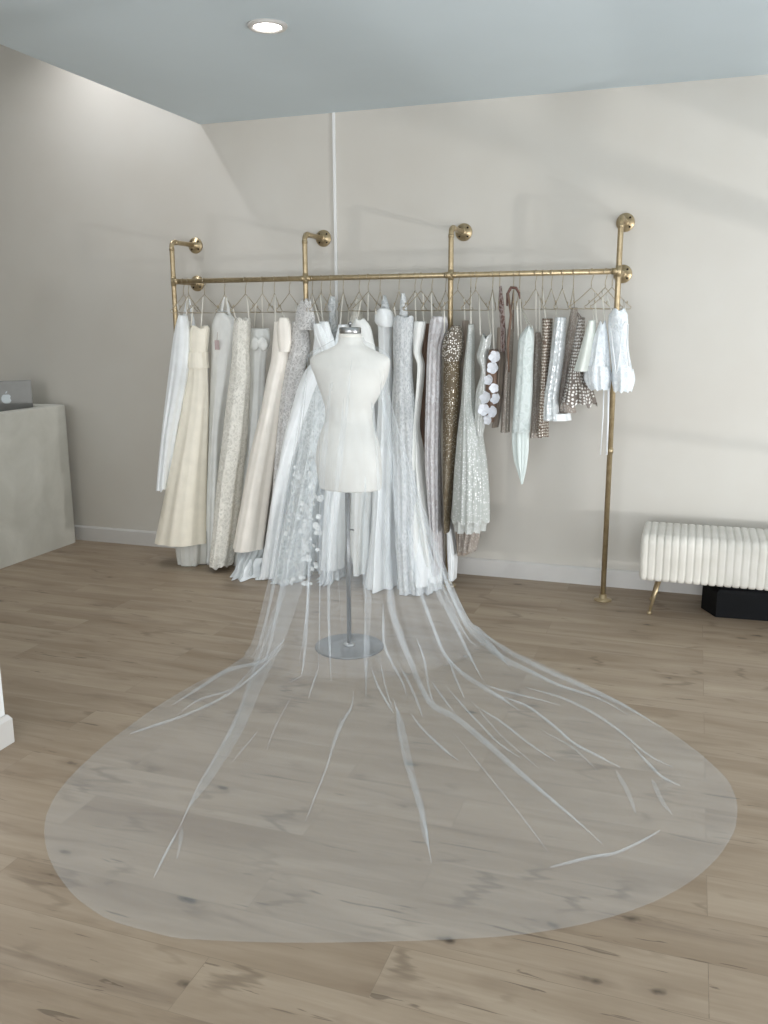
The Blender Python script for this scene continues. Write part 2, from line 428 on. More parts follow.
FAB = dict(
    white=cloth('cool white satin', srgb(246, 249, 250), 0.40, 0.1, 0.45),
    cream=cloth('cream mikado satin', srgb(250, 243, 226), 0.36, 0.1, 0.45),
    ivory=cloth('ivory satin', srgb(247, 241, 231), 0.34, 0.1, 0.5),
    crepe=cloth('white crepe', srgb(245, 246, 243), 0.5),
    lining=cloth('pale lining', srgb(214, 213, 206), 0.6),
    ivorylace=lace('ivory lace', srgb(246, 243, 234), srgb(216, 213, 203), 26),
    whitelace=lace('white lace', srgb(240, 242, 243), srgb(202, 206, 208), 26),
    bead=lace('grey beaded lace', srgb(240, 239, 237), srgb(186, 184, 182), 36),
    tullelace=lace('embroidered tulle', srgb(236, 240, 240), srgb(206, 212, 213), 20, 0.8),
    tulle=cloth('soft tulle', srgb(216, 220, 220), 0.8, 0.2, 0.2, alpha=0.82),
    brownsat=cloth('brown satin', srgb(120, 96, 80), 0.45),
    taupe=cloth('taupe crepe', srgb(154, 142, 130), 0.6),
    lilac=lace('pale lilac lace', srgb(230, 229, 231), srgb(204, 199, 200), 16),
    bronze=sequin('bronze sequinned mesh', srgb(104, 90, 68), srgb(230, 225, 212), 78, 0.24, 0.45, rand=.9),
    darkseq=sequin('dense silver sequins on brown', srgb(100, 90, 76), srgb(236, 232, 224), 80, 0.34, 0.3, rand=.95),
    silver=sequin('silver grey glitter tulle', srgb(198, 202, 197), srgb(250, 250, 250), 72, 0.30, 0.45, 0.95, alpha=0.93),
    glit=sequin('pale grey glitter', srgb(204, 207, 203), srgb(246, 247, 246), 75, 0.38, 0.5, 0.9),
    bigseq=sequin('large pale sequins on brown', srgb(118, 100, 86), srgb(240, 234, 222), 60, 0.33, 0.05, 0.3),
    dotseq=sequin('pearl dots on grey mesh', srgb(122, 112, 104), srgb(246, 243, 238), 58, 0.34, 0.05, 0.35, alpha=0.95),
    paleseq=sequin('white sequins', srgb(204, 209, 210), srgb(248, 250, 252), 60, 0.42, 0.2, 0.9),
    taupeseq=sequin('taupe glitter', srgb(166, 156, 147), srgb(224, 218, 211), 80, 0.34, 0.55, 0.9),
    floral=lace('brown floral print', srgb(200, 188, 184), srgb(112, 84, 76), 22),
    mint=cloth('pale mint satin', srgb(224, 233, 230), 0.38, 0.1, 0.45),
    mintlace=lace('pale mint brocade', srgb(226, 233, 231), srgb(210, 219, 216), 18),
    minilace=lace('bright white lace', srgb(248, 251, 253), srgb(230, 236, 240), 28),
    palegreen=cloth('pale green white satin', srgb(236, 240, 232), 0.5),
    ribbon=cloth('cream ribbon', srgb(238, 234, 224), 0.5),
    brownribbon=cloth('brown ribbon', srgb(112, 92, 80), 0.5),
    petal=cloth('white organza petals', srgb(238, 240, 246), 0.6),
    motif=cloth('lace flower motifs', srgb(234, 237, 237), 0.7),
    form=cloth('ivory jersey', srgb(232, 229, 222), 0.75, 0.1, 0.2, 700),
    tagpaper=plain('pink printed tag', srgb(196, 176, 176), 0.6),
)

# ------------------------------------------------------------------ brass pipe rack
RY = -0.30      # distance of the rail from the wall
RZ = 1.880
PR = 0.0155
xs_pole = [on(172.5, 262, 1, RY)[0], on(305, 255, 1, RY)[0], on(451, 255, 1, RY)[0], on(619.5, 255, 1, RY)[0]]
ztops = [2.128, 2.142, 2.146, 2.165]
rack = empty('clothes_rack', (xs_pole[3], RY, 0), 'long wall-mounted clothes rack of brass pipe with four uprights', 'clothes rack')
MB().tube([(xs_pole[0], RY, RZ), (xs_pole[3], RY, RZ)], PR, 16).build('hanging_rail', MAT['brass'], rack)
def elbow(p, q, r0, n=8):  # rounded corner from p down and back to the wall
    return [(p[0], p[1] + (1 - math.cos(a)) * r0, p[2] - r0 + math.sin(a) * r0) for a in [PI / 2 * i / n for i in range(n + 1)]]
for i, (x, zt) in enumerate(zip(xs_pole, ztops)):
    pts = [(x, RY, 0.012), (x, RY, RZ), (x, RY, zt - .035)] + elbow((x, RY, zt), None, .035)[1:] + [(x, RY + .06, zt), (x, -0.012, zt)]
    up = MB().tube(pts, PR, 16).build('upright', MAT['brass'], rack)
    ff = MB()
    ff.lathe([(PR, -.045), (PR * 1.5, -.042), (PR * 1.5, -.014), (.050, -.012), (.052, -.009), (.052, -.0005)], (x, 0, zt), 'y', 32)
    fl = ff.build('wall_flange', MAT['brass'], rack)
    sc_ = MB()
    for k in range(4):
        a = PI / 4 + k * PI / 2
        sc_.lathe([(.0055, -.0150), (.0065, -.012)], (x + .036 * math.cos(a), 0, zt + .036 * math.sin(a)), 'y', 10)
    sc_.bm.verts.index_update(); split_build(sc_, 'screw', MAT['screw'], fl)
    # collars and tee fittings
    t_ = MB(); t_.tube([(x, RY, RZ - .03), (x, RY, RZ + .03)], PR * 1.14, 16)
    if i < 3: t_.tube([(x, RY, RZ), (x + .036, RY, RZ)], PR * 1.14, 16)
    if i > 0: t_.tube([(x - .036, RY, RZ), (x, RY, RZ)], PR * 1.14, 16)
    t_.build('pipe_fitting', MAT['brass'], rack)
    MB().tube([(x, RY, zt - .056), (x, RY, zt - .038)], PR * 1.12, 16).build('elbow_fitting', MAT['brass'], rack)
    MB().tube([(x, RY + .036, zt), (x, RY + .06, zt)], PR * 1.12, 16).build('elbow_fitting', MAT['brass'], rack)
    ft = MB().lathe([(.052, 0.0), (.052, .007), (.030, .011), (PR * 1.45, .016), (PR * 1.45, .034), (PR, .037)], (x, RY, 0), 'z', 32)
    ft.build('floor_flange', MAT['brass'], rack)
    MB().tube([(x, RY, .875), (x, RY, .905)], PR * 1.22, 16).build('coupling', MAT['brass'], rack)
for x in (xs_pole[0], xs_pole[3]):
    MB().tube([(x, RY, RZ), (x, -.012, RZ)], PR, 16).build('wall_arm', MAT['brass'], rack)
    fl = MB().lathe([(PR, -.045), (PR * 1.5, -.042), (PR * 1.5, -.014), (.050, -.012), (.052, -.009), (.052, -.0005)], (x, 0, RZ), 'y', 32).build('wall_flange', MAT['brass'], rack)
    sc_ = MB()
    for k in range(4):
        a = PI / 4 + k * PI / 2
        sc_.lathe([(.0055, -.0150), (.0065, -.012)], (x + .036 * math.cos(a), 0, RZ + .036 * math.sin(a)), 'y', 10)
    sc_.bm.verts.index_update(); split_build(sc_, 'screw', MAT['screw'], fl)

# ------------------------------------------------------------------ hangers and garments
APEX = 0.085; DROP = 0.105; ARM = 0.195
def hanger(x, yaw, what):
    """thin gold wire hanger hooked over the rail; arm direction nearly square to the rail"""
    root = empty('wire_hanger', (x, RY, RZ), 'thin gold wire hanger carrying the ' + what, 'hanger', 'wire hangers on the brass rail')
    d = Vector((math.sin(yaw), math.cos(yaw), 0)); c = Vector((x, RY, RZ)); w = 0.0021
    top = PR + w
    pts = [c + d * (-top * math.cos(a)) + Vector((0, 0, top * math.sin(a))) for a in [-.5 + (PI + .5) * i / 12 for i in range(13)]]
    pts += [c + d * top * .9 + Vector((0, 0, -.020)), c + d * .006 + Vector((0, 0, -.040)), c + Vector((0, 0, -.052)), c + Vector((0, 0, -APEX + .004))]
    MB().tube(pts, w, 8).build('hook', MAT['hanger'], root)
    L = c + d * -ARM + Vector((0, 0, -APEX - DROP)); R_ = c + d * ARM + Vector((0, 0, -APEX - DROP)); A = c + Vector((0, 0, -APEX))
    pp = [A + (L - A) * f + Vector((0, 0, -.004 * math.sin(PI * f))) for f in (0, .5, .93)]
    pp += [L + Vector((0, 0, .006)), L + Vector((0, 0, -.004)), L + d * .012 + Vector((0, 0, -.010))]
    qq = [Vector(((2 * c.x - p.x), (2 * c.y - p.y), p.z)) for p in pp][::-1]
    MB().tube(pp + qq, w, 8, closed=True).build('frame', MAT['hanger'], root)
    for sg in (-1, 1):
        e = c + d * sg * ARM * .80 + Vector((0, 0, -APEX - DROP * .80))
        MB().tube([e + Vector((0, 0, .002)), e + d * .002 * sg + Vector((0, 0, .014))], .003, 8).build('strap_peg', MAT['hanger'], root)
    return root
def arm_point(x, yaw, px):
    """the place on that hanger's arms which lies nearest above px"""
    best = None
    for i in range(-38, 39):
        s = i / 200
        P = np.array([x + s * math.sin(yaw), RY + s * math.cos(yaw), RZ - APEX - DROP * abs(s) / ARM - .004])
        e = abs(proj(P)[0] - px) + abs(s) * 4
        if best is None or e < best[0]: best = (e, P)
    return Vector(best[1])

rng = random.Random(7)
def rows3d(rows, y0):
    out = []
    for r in rows:
        if r[0] == 'floor':
            _, xl, xr = r
            # the floor row: widths measured at the floor line in front of the hem
            yp = 560; lo, hi = 400, 700
            for _k in range(30):
                yp = (lo + hi) / 2
                if on((xl + xr) / 2, yp, 1, y0)[2] > 0.006: lo = yp
                else: hi = yp
            y = yp
        else: y, xl, xr = r
        a = on(xl, y, 1, y0); b = on(xr, y, 1, y0)
        out.append(((a[2] + b[2]) / 2, a[0], b[0]))
    return out
def loft(mb, rows, y0, bt=.09, bh=.15, folds=7, f0=.02, f1=.16, seed=0, neck=0.0, sweet=0.0, hem=0.0, cap=True, dz=0.022, slant=0.0, power=2.0, N=72, yend=None, crumple=0.0, bmin=.02, tilt=0.0):
    r3 = rows3d(rows, y0); zs = [-r[0] for r in r3]; xl = [r[1] for r in r3]; xr = [r[2] for r in r3]
    for i in range(1, len(zs)):
        if zs[i] <= zs[i - 1]: zs[i] = zs[i - 1] + .002
    q = random.Random(seed * 77 + 5); f0 = f0 * 1.5 + .03; f1 = f1 * 1.45
    ph = [q.uniform(0, TAU) for _ in range(6)]; n1 = folds; n2 = folds + q.choice((2, 3)); n3 = folds * 2 + 1
    z_top, z_bot = zs[0], zs[-1]; Ht = z_bot - z_top; K = max(6, int(Ht / dz))
    out = []
    for k in range(K + 1):
        u = k / K; zz = z_top + Ht * u
        l = catmull(zs, xl, zz); r = catmull(zs, xr, zz); cx = (l + r) / 2; w = max(.004, (r - l) / 2)
        yc = y0 if yend is None else y0 + (yend - y0) * u
        t = abs(cx - CAM[0]) / (yc - CAM[1])
        b = bt + (bh - bt) * sst(u); b = max(bmin, min(b, .80 * w / max(t, .05)))
        a = math.sqrt(max((.45 * w) ** 2, w * w - (b * t) ** 2))
        A = f0 + (f1 - f0) * sst(u * 1.15)
        ring = []
        for j in range(N):
            th = TAU * j / N
            g = .5 * abs(math.sin(n1 * th / 2 + ph[0] + slant * u)) + .3 * (0.5 + .5 * math.sin(n2 * th + ph[1] - slant * u * 1.6)) + .2 * (.5 + .5 * math.sin(n3 * th + ph[2]))
            m = 1 - A * (1 - g) * 1.4
            if crumple: m *= 1 + crumple * pnoise(Vector((math.cos(th) * 1.6 + seed, math.sin(th) * 1.6, zz * 6)))
            c_, s_ = math.cos(th), math.sin(th)
            if power != 2.0:
                c_ = math.copysign(abs(c_) ** (2 / power), c_); s_ = math.copysign(abs(s_) ** (2 / power), s_)
            z = -zz
            fade = max(0, 1 - u * Ht / .12)
            z += fade * tilt * -math.cos(th); z += fade * (neck * abs(math.cos(th)) - neck + sweet * (.5 + .5 * math.cos(th * 4 + ph[3])) - sweet)
            if hem:
                hf = max(0, 1 - (1 - u) * Ht / .08); z += hf * hem * (math.sin(th * folds + ph[4]) * .6 + math.sin(th * (folds * 2 + 1) + ph[5]) * .4)
            y = min(yc + b * m * s_, -0.022)
            ring.append((cx + a * m * c_, y, max(z, .004)))
        out.append(ring)
    if cap:
        for f, d in ((.93, -.004), (.9, .02), (.75, .05)):
            r0 = out[0] if f > .92 else top0
            if f > .92: top0 = out[0]
            c = Vector((sum(p[0] for p in top0) / N, sum(p[1] for p in top0) / N, 0))
            out.insert(0, [(c.x + (p[0] - c.x) * f, c.y + (p[1] - c.y) * f, p[2] - d) for p in top0])
    mid = out[len(out) * 2 // 3]
    circ = sum((Vector(mid[j]) - Vector(mid[j - 1])).length for j in range(N))
    mb.grid(out, closed=True, uv=circ)
    return out

def strap(p, q, r=.0042, n=8):
    p, q = Vector(p), Vector(q); pts = []
    for i in range(7):
        u = i / 6; m = p.lerp(q, u); m.z -= .004 * math.sin(PI * u); pts.append(m)
    return MB().tube(pts, r, n, flat=(0.45, 1.0))
def topof(rows, y0, px):
    r = rows[0]; P = on(px, r[0] + 1.5, 1, y0); return Vector(P)

USED_HOOKS = []
def garment(name, label, cat, hook, what, y0, rows, fab, straps=(), yaw=None, body='body', extra=(), ribbon='ribbon', **kw):
    x = on(hook, 281 - (hook - 190) * .0302, 1, RY)[0]
    yaw = (-.25 + .5 * rng.random()) if yaw is None else yaw
    hanger(x, yaw, what)
    root = empty(name, (x, y0, rows3d(rows, y0)[-1][0] if rows[-1][0] != 'floor' else 0.0), label, cat, 'bridal gowns and dresses on the brass rail')
    seed = len(USED_HOOKS) + 1; USED_HOOKS.append(hook)
    mb = MB(); loft(mb, rows, y0, seed=seed, **kw); b = mb.build(body, FAB[fab], root)
    for px in straps:
        px0, px1 = px[:2]
        strap(Vector(on(px0, px[2], 1, y0)) if len(px) > 2 else topof(rows, y0, px0), arm_point(x, yaw, px1)).build('strap', FAB[ribbon], root)
    for e in extra:
        if callable(e): e(root, x, yaw); continue
        pn, prow, pf, dy, kk = e
        m2 = MB(); loft(m2, prow, y0 + dy, seed=seed + 40, **kk); m2.build(pn, FAB[pf], root)
    return root
def extra_mesh(pn, fab, fn):
    def f(root, x, yaw):
        mb = MB(); fn(mb); mb.bm.verts.index_update(); split_build(mb, pn, FAB[fab] if isinstance(fab, str) else fab, root)
    return f
def loopband(pxa, pxb, ytop, ybot, y0, wid=.03):
    """wide hanging loop of ribbon folded over the hanger"""
    def fn(mb):
        A = on((pxa + pxb) / 2, ytop, 1, y0); B0 = on(pxa, ybot, 1, y0); B1 = on(pxb, ybot, 1, y0)
        for P, dx in ((B0, -1), (B1, 1)):
            rows = []
            for i in range(9):
                u = i / 8
                c = Vector(A).lerp(Vector(P), u) + Vector((0, 0.012 * dx, .008 * math.sin(PI * (1 - u))))
                h = wid * (.35 + .65 * u) / 2
                rows.append([(c.x - h, c.y - .004, c.z), (c.x - h * .3, c.y - .010, c.z + .001), (c.x + h * .3, c.y - .009, c.z), (c.x + h, c.y - .004, c.z), (c.x + h * .3, c.y + .006, c.z), (c.x - h * .3, c.y + .006, c.z)])
            mb.grid(rows, closed=True)
    return fn
def tagmesh(px, py, y):
    def fn(mb):
        P = on(px, py, 1, y); mb.box(P[0] - .016, P[0] + .016, P[1] - .0015, P[1] + .0015, P[2] - .03, P[2] + .03, .001)
        Q = P + np.array([0, .0, .03]); mb.tube([tuple(Q), (Q[0] + .003, Q[1] + .01, Q[2] + .05)], .0012, 6)
    return fn
def bowmesh(px, py, y, s=.05):
    def fn(mb):
        P = Vector(on(px, py, 1, y))
        for sg in (-1, 1):
            rows = []
            for i in range(9):
                u = i / 8; w = s * .25 + s * .55 * math.sin(PI * min(1, u * .9 + .08))
                cx = P.x + sg * u * s * 1.1
                rows.append([(cx, P.y + math.sin(a) * w * .35 * (1 if u < 1 else .3), P.z + math.cos(a) * w * (1 if u < 1 else .5) - u * s * .2) for a in [TAU * j / 12 for j in range(12)]])
            mb.grid(rows, closed=True)
        mb.lathe([(.0001, -.016), (.011, -.011), (.014, 0), (.011, .011), (.0001, .016)], P, 'z', 12)
    return fn
def flower(mb, c, r, nrm, q):
    """open blossom of five cupped petals"""
    c = Vector(c); nrm = Vector(nrm).normalized(); rot = nrm.to_track_quat('Z', 'Y'); a0 = q.uniform(0, TAU)
    for k in range(5):
        a = a0 + TAU * k / 5; rows = []
        for i in range(5):
            u = i / 4; w = r * .62 * math.sin(PI * (.12 + .80 * u)) ; d = r * u
            row = []
            for j in range(5):
                s = (j - 2) / 2; w = r * .60 * math.sin(PI * (.12 + .70 * u))
                p = Vector((d * (1 - .12 * s * s), s * w, r * (.32 * u * u - .10 * s * s) + r * .05 * k / 5))
                p = Matrix.Rotation(a, 3, 'Z') @ p
                row.append(c + rot @ p)
            rows.append(row)
        mb.grid(rows)
    mb.lathe([(.0001, -r * .1), (r * .12, 0), (r * .1, r * .12), (.0001, r * .16)], c, 'z', 8)

B = dict(bt=.05, bh=.12)
# ---- long gowns, left to right
garment('satin_gown', 'plain cool white satin gown hanging first at the left end of the rail', 'gown', 183, 'first white satin gown at the left end', -.42,
        [(316, 178, 188), (330, 174.5, 190), (360, 170, 190), (400, 165, 186), (440, 160, 181), (470, 157, 177), (489, 155.5, 175)], 'white', straps=[(180, 177), (186, 188)],
        folds=5, f1=.2, hem=.012, **B)
garment('strapless_gown', 'white gown with a broad ribbon loop, hanging behind the first satin gown', 'gown', 188, 'white gown with the broad ribbon loop', -.20,
        [(322, 184, 193), (350, 184, 196), (400, 183, 200), (460, 182, 202), (520, 181, 204), (556, 180, 205)], 'crepe', straps=[(186, 187)], folds=5, f1=.2, **B,
        extra=[extra_mesh('ribbon_loop', 'white', loopband(184, 193, 299, 326, -.26, .03))])
def sash(mb):
    loft(mb, [(353, 187.5, 208.5), (358, 187, 208), (366, 188, 208)], -.36, bt=.062, bh=.062, folds=9, f0=.05, f1=.05, cap=False, dz=.01)
garment('ball_gown', 'cream strapless ball gown with pleated sash and wide plain skirt', 'gown', 204, 'cream strapless ball gown', -.36,
        [(326, 189, 210), (340, 188, 209), (358, 188.5, 207)], 'cream', straps=[(191, 193), (201, 203)], body='bodice', bt=.06, bh=.055, folds=4, f0=.03, f1=.03, sweet=.02,
        extra=[('skirt', [(357, 189, 207.5), (372, 187, 209), (400, 182, 210), (450, 172.5, 210), (500, 162, 210), (541, 153, 210)], 'cream', 0, dict(bt=.055, bh=.17, folds=6, f0=.08, f1=.10, cap=False)),
               ('pleated_sash', [(352, 187.5, 208.5), (358, 187, 208.5), (368, 187.5, 209.5)], 'cream', -.004, dict(bt=.064, bh=.064, folds=9, f0=.05, f1=.05, cap=False, dz=.01)),
               ('underskirt', [(530, 172, 209), (550, 174, 210), (566, 177, 209)], 'lining', .02, dict(bt=.10, bh=.12, folds=8, f0=.15, f1=.22, cap=False, hem=.008))])
garment('one_shoulder_gown', 'white gown with peaked one-shoulder bodice and small printed tag', 'gown', 224, 'white one-shoulder gown with the tag', -.26,
        [(312, 219, 232), (320, 213.5, 236), (330, 211, 237), (350, 211, 234), (380, 210, 231), (430, 208.5, 226), (500, 206, 226), (568, 204, 224)], 'crepe', straps=[(213, 213), (228, 226)], folds=4, f1=.2, tilt=.018, sweet=.008, **B,
        extra=[extra_mesh('tag', FAB['tagpaper'], tagmesh(217, 345, -.335)), extra_mesh('ribbon_loop', 'crepe', loopband(222, 229, 297, 318, -.27, .028))])
garment('lace_gown', 'ivory gown entirely in lace with a scalloped floral hem', 'gown', 245, 'ivory all-lace gown', -.40,
        [(318, 234, 251), (332, 232.5, 251), (350, 232, 250), (370, 230, 251), (400, 226, 250), (440, 221, 248), (480, 216, 244), (530, 211, 240), (564, 207.5, 236)], 'ivorylace', straps=[(236, 233), (249, 247)],
        folds=6, f1=.14, hem=.014, bt=.05, bh=.13, sweet=.02)
garment('bow_gown', 'white gown with a knotted bow at the bust, between the lace gown and ivory satin', 'gown', 262, 'white gown with the knotted bow', -.25,
        [(329, 249, 270), (340, 248, 271), (352, 249, 268), (375, 250, 266), (420, 246, 266), (480, 240, 266), (550, 234, 268), (580, 232, 272)], 'crepe', straps=[(254, 256), (263, 262)], folds=5, f1=.2, **B,
        extra=[extra_mesh('bow', 'crepe', bowmesh(259, 343, -.325, .055))])
garment('off_shoulder_gown', 'ivory satin mermaid gown with rounded off-shoulder sleeve and tulle train', 'gown', 274, 'ivory satin off-shoulder gown', -.42,
        [(322, 274, 285), (340, 272.5, 289), (358, 271, 290), (380, 266, 286), (410, 260, 282), (450, 250, 278), (500, 240, 272), (548, 231, 266)], 'ivory', straps=[(275.5, 275), (288, 289)],
        folds=4, f1=.16, bt=.05, bh=.14, slant=.5,
        extra=[('shoulder_cuff', [(318, 279, 289), (326, 276.5, 291.5), (340, 277, 292), (352, 279, 290)], 'ivory', -.045, dict(bt=.04, bh=.03, folds=3, f0=.05, f1=.05)),
               ('tulle_train', [(544, 238, 266), (562, 236, 270), ('floor', 230, 274)], 'tulle', .02, dict(bt=.08, bh=.27, folds=11, f0=.1, f1=.16, cap=False, crumple=.1)),
               ('satin_lining', [(556, 242, 266), (572, 238, 270), ('floor', 236, 275)], 'white', -.0, dict(bt=.08, bh=.28, folds=5, f0=.08, f1=.14, cap=False, crumple=.15))])
garment('beaded_gown', 'sheer grey beaded gown with a wide draped band at the top', 'gown', 289, 'grey beaded gown', -.41,
        [(322, 292, 309), (345, 290, 311), (370, 285, 306), (400, 280, 302), (450, 275, 300), (520, 270, 300), (575, 268, 302)], 'bead', straps=[(296.5, 296), (305, 306)], folds=5, f1=.15, **B,
        extra=[('draped_band', [(299, 302, 311), (306, 298, 313), (318, 295, 316), (330, 296, 318)], 'bead', -.03, dict(bt=.03, bh=.05, folds=4, f0=.1, f1=.12, sweet=.02))])
garment('pleated_satin_gown', 'bright white satin gown with crossed pleated bodice and skirt trailing on the floor', 'gown', 312, 'bright white satin gown with pleated bodice', -.44,
        [(322, 319, 326), (330, 315, 331), (345, 312.5, 336), (360, 311, 338), (372, 303, 330), (400, 293, 320), (450, 280, 308), (500, 270, 298), (550, 262, 290), (578, 257, 285), ('floor', 254, 284)], 'white',
        straps=[(320, 312), (326, 328)], folds=4, f0=.05, f1=.2, bt=.06, bh=.27, slant=.4, crumple=.05,
        extra=[('crossed_panel', [(324, 313, 322), (334, 313.5, 327), (346, 317, 333), (358, 324, 338)], 'white', -.045, dict(bt=.03, bh=.035, folds=6, f0=.12, f1=.14, cap=True)),
               ('crossed_panel', [(322, 321, 329), (334, 319, 332), (350, 314, 328), (364, 311, 322)], 'white', -.03, dict(bt=.03, bh=.035, folds=6, f0=.12, f1=.14, cap=True))])
# appliqué gown: skirt of embroidered tulle beside the satin one
_q = random.Random(3)
def applique(root, x, yaw):
    n = 0
    while n < 98:
        yy = 602 - 150 * _q.random() ** 1.7
        u = (yy - 400) / 200
        xl = 300 - 30 * u; px = xl + 4 + (28 + 14 * u) * _q.random()
        P = on(px, yy, 1, -.49 - .19 * u)
        if P[2] < .03: continue
        mb = MB(); flower(mb, P, .009 + .013 * _q.random(), (-.6 + 1.2 * _q.random(), -1, -.5 + 1. * _q.random()), _q)
        mb.build('flower_applique', FAB['motif'], root); n += 1
garment('applique_gown', 'grey-white tulle gown covered in raised flower appliqués towards the hem', 'gown', 321, 'tulle gown with flower appliqués', -.43,
        [(345, 322, 336), (370, 314, 338), (400, 303, 332), (450, 296, 328), (500, 287, 324), (550, 276, 320), (580, 272, 316), ('floor', 268, 314)], 'tullelace', straps=[(325, 320)], folds=7, f1=.2, bt=.06, bh=.24,
        extra=[applique])
garment('halter_gown', 'white gown with tall narrow halter band, partly behind the neck of the dress form', 'gown', 330, 'white halter gown', -.25,
        [(330, 326, 340), (345, 322, 345), (400, 318, 346), (480, 318, 346), (560, 316, 346), (575, 316, 346)], 'whitelace', straps=[(333, 331)], folds=5, f1=.2, **B,
        extra=[('halter_band', [(297, 330, 335), (303, 327.5, 337), (315, 328.5, 336), (332, 326, 339)], 'whitelace', -.02, dict(bt=.025, bh=.04, folds=4, f0=.08, f1=.1))])
garment('satin_gown', 'white satin gown whose skirt shows behind the steel pole of the dress form', 'gown', 343, 'white satin gown behind the pole', -.40,
        [(325, 338, 350), (345, 334, 356), (380, 330, 360), (430, 326, 358), (480, 324, 352), (530, 321, 347), (567, 319, 346)], 'white', straps=[(340, 343), (348, 349)], folds=5, f1=.16, bt=.05, bh=.12,
        extra=[('lace_underskirt', [(560, 322, 346), (575, 318, 350), ('floor', 314, 352)], 'whitelace', .03, dict(bt=.15, bh=.26, folds=12, f0=.2, f1=.3, cap=False, crumple=.1))])
garment('triangle_top_gown', 'ivory textured gown with a pointed triangular top behind the dress form', 'gown', 359, 'ivory gown with the triangular top', -.26,
        [(299, 356, 360), (308, 354, 362), (322, 349, 364), (335, 345, 366), (380, 345, 370), (450, 345, 372), (520, 346, 370), (553, 347, 369)], 'ivorylace', straps=[], folds=5, f1=.2, **B)
garment('cup_gown', 'white satin gown with one smooth rounded cup beside the neck of the dress form', 'gown', 368, 'white satin gown with the rounded cup', -.42,
        [(319, 354, 366), (326, 351, 371), (340, 352, 374), (350, 356, 376), (380, 352, 374), (450, 350, 378), (510, 350, 374), (553, 350, 372), (572, 352, 370)], 'crepe', straps=[(357, 361), (368, 368)], folds=4, f1=.2, sweet=.01, **B)
garment('cuffed_gown', 'ivory-white gown with a broad folded cuff across the top', 'gown', 380, 'gown with the broad folded cuff', -.38,
        [(318, 377, 393), (335, 378, 393), (360, 379, 393), (400, 378, 396), (450, 374, 400), (500, 371, 402), (560, 366, 404), ('floor', 363, 406)], 'white', straps=[(377, 375), (391, 394)], folds=6, f1=.2, bt=.05, bh=.25, crumple=.05,
        extra=[('folded_cuff', [(309, 378, 390), (314, 374, 394), (322, 374, 395), (327, 380, 394)], 'white', -.03, dict(bt=.045, bh=.045, folds=3, f0=.05, f1=.05)),
               ('lace_triangle', [(296, 383, 386), (304, 381, 389), (313, 380, 391)], 'whitelace', .01, dict(bt=.02, bh=.02, folds=3, f0=.05, f1=.05))])
garment('strapless_lace_gown', 'white strapless lace gown, the broadest bodice right of the dress form', 'gown', 399, 'white strapless lace gown', -.42,
        [(316, 393.5, 414), (330, 393, 414), (350, 393, 413), (370, 393.5, 413), (400, 392, 416), (440, 392, 420), (490, 393, 426), (540, 394, 428), (575, 396, 430), ('floor', 396, 432)], 'whitelace', straps=[(396, 394), (413, 415)],
        folds=6, f1=.2, bt=.055, bh=.22, sweet=.012, extra=[('lace_loop', [(294, 401, 405), (304, 399.5, 407), (317, 399, 408)], 'whitelace', .0, dict(bt=.02, bh=.02, folds=3, f0=.05, f1=.05))])
garment('draped_gown', 'ivory draped satin gown pinched narrow at the hip then flaring into white layers', 'gown', 415, 'ivory draped gown pinched at the hip', -.40,
        [(322, 414, 427), (335, 413, 425), (352, 413, 422), (366, 417, 425), (400, 415, 422), (425, 413, 420), (450, 411, 424), (490, 408, 430), (530, 406, 438), (560, 404, 444)], 'crepe', straps=[(416, 415), (424, 422)],
        folds=5, f0=.1, f1=.25, bt=.05, bh=.18, slant=.8,
        extra=[('satin_flounce', [(525, 411, 431), (545, 407, 438), (562, 405, 444), (579, 406, 446)], 'white', -.01, dict(bt=.10, bh=.20, folds=5, f0=.1, f1=.2, cap=False, hem=.01)),
               ('lace_hem', [(572, 408, 444), ('floor', 404, 447)], 'whitelace', 0, dict(bt=.17, bh=.22, folds=9, f0=.2, f1=.3, cap=False, crumple=.1, dz=.01))])
garment('brown_gown', 'plain brown satin gown showing as a narrow strip among the white ones', 'gown', 421, 'plain brown gown', -.24,
        [(324, 422, 431), (350, 421, 431), (400, 420, 430), (450, 420, 432), (520, 422, 434)], 'brownsat', straps=[(424, 423)], folds=4, f1=.15, **B)
garment('cape_gown', 'pale lilac-white lace gown with broad square shoulders left of the bronze one', 'gown', 432, 'pale lilac lace gown', -.40,
        [(317, 431, 447), (324, 428.5, 449), (350, 426.5, 443), (400, 425, 442), (450, 424, 442), (500, 427, 443), (540, 430, 444), (572, 431, 445)], 'lilac', straps=[(432, 431), (443, 443)], folds=6, f0=.08, f1=.22, bt=.06, bh=.13)
garment('bronze_sequin_gown', 'long bronze mesh gown scattered with silver sequins and puffed shoulder', 'gown', 446, 'long bronze sequinned gown', -.42,
        [(352, 444, 460), (380, 443, 460), (420, 443, 458), (460, 442.5, 456), (500, 443, 453), (532, 443.5, 450)], 'bronze', straps=[], folds=4, f0=.05, f1=.12, bt=.06, bh=.08,
        extra=[('puffed_shoulder', [(326, 452, 461), (332, 446, 463), (344, 441.5, 464), (354, 441, 463), (361, 443, 461)], 'darkseq', -.01, dict(bt=.075, bh=.07, folds=5, f0=.04, f1=.08)),
               extra_mesh('strap', 'ribbon', lambda mb: mb.tube([on(444.5, 333, 1, -.47), on(444, 302, 1, -.40)], .004, 8)),
               ('underskirt', [(520, 446, 452), (560, 447, 458), (579, 448, 457)], 'white', .10, dict(bt=.04, bh=.07, folds=4, f0=.1, f1=.2, cap=False))])
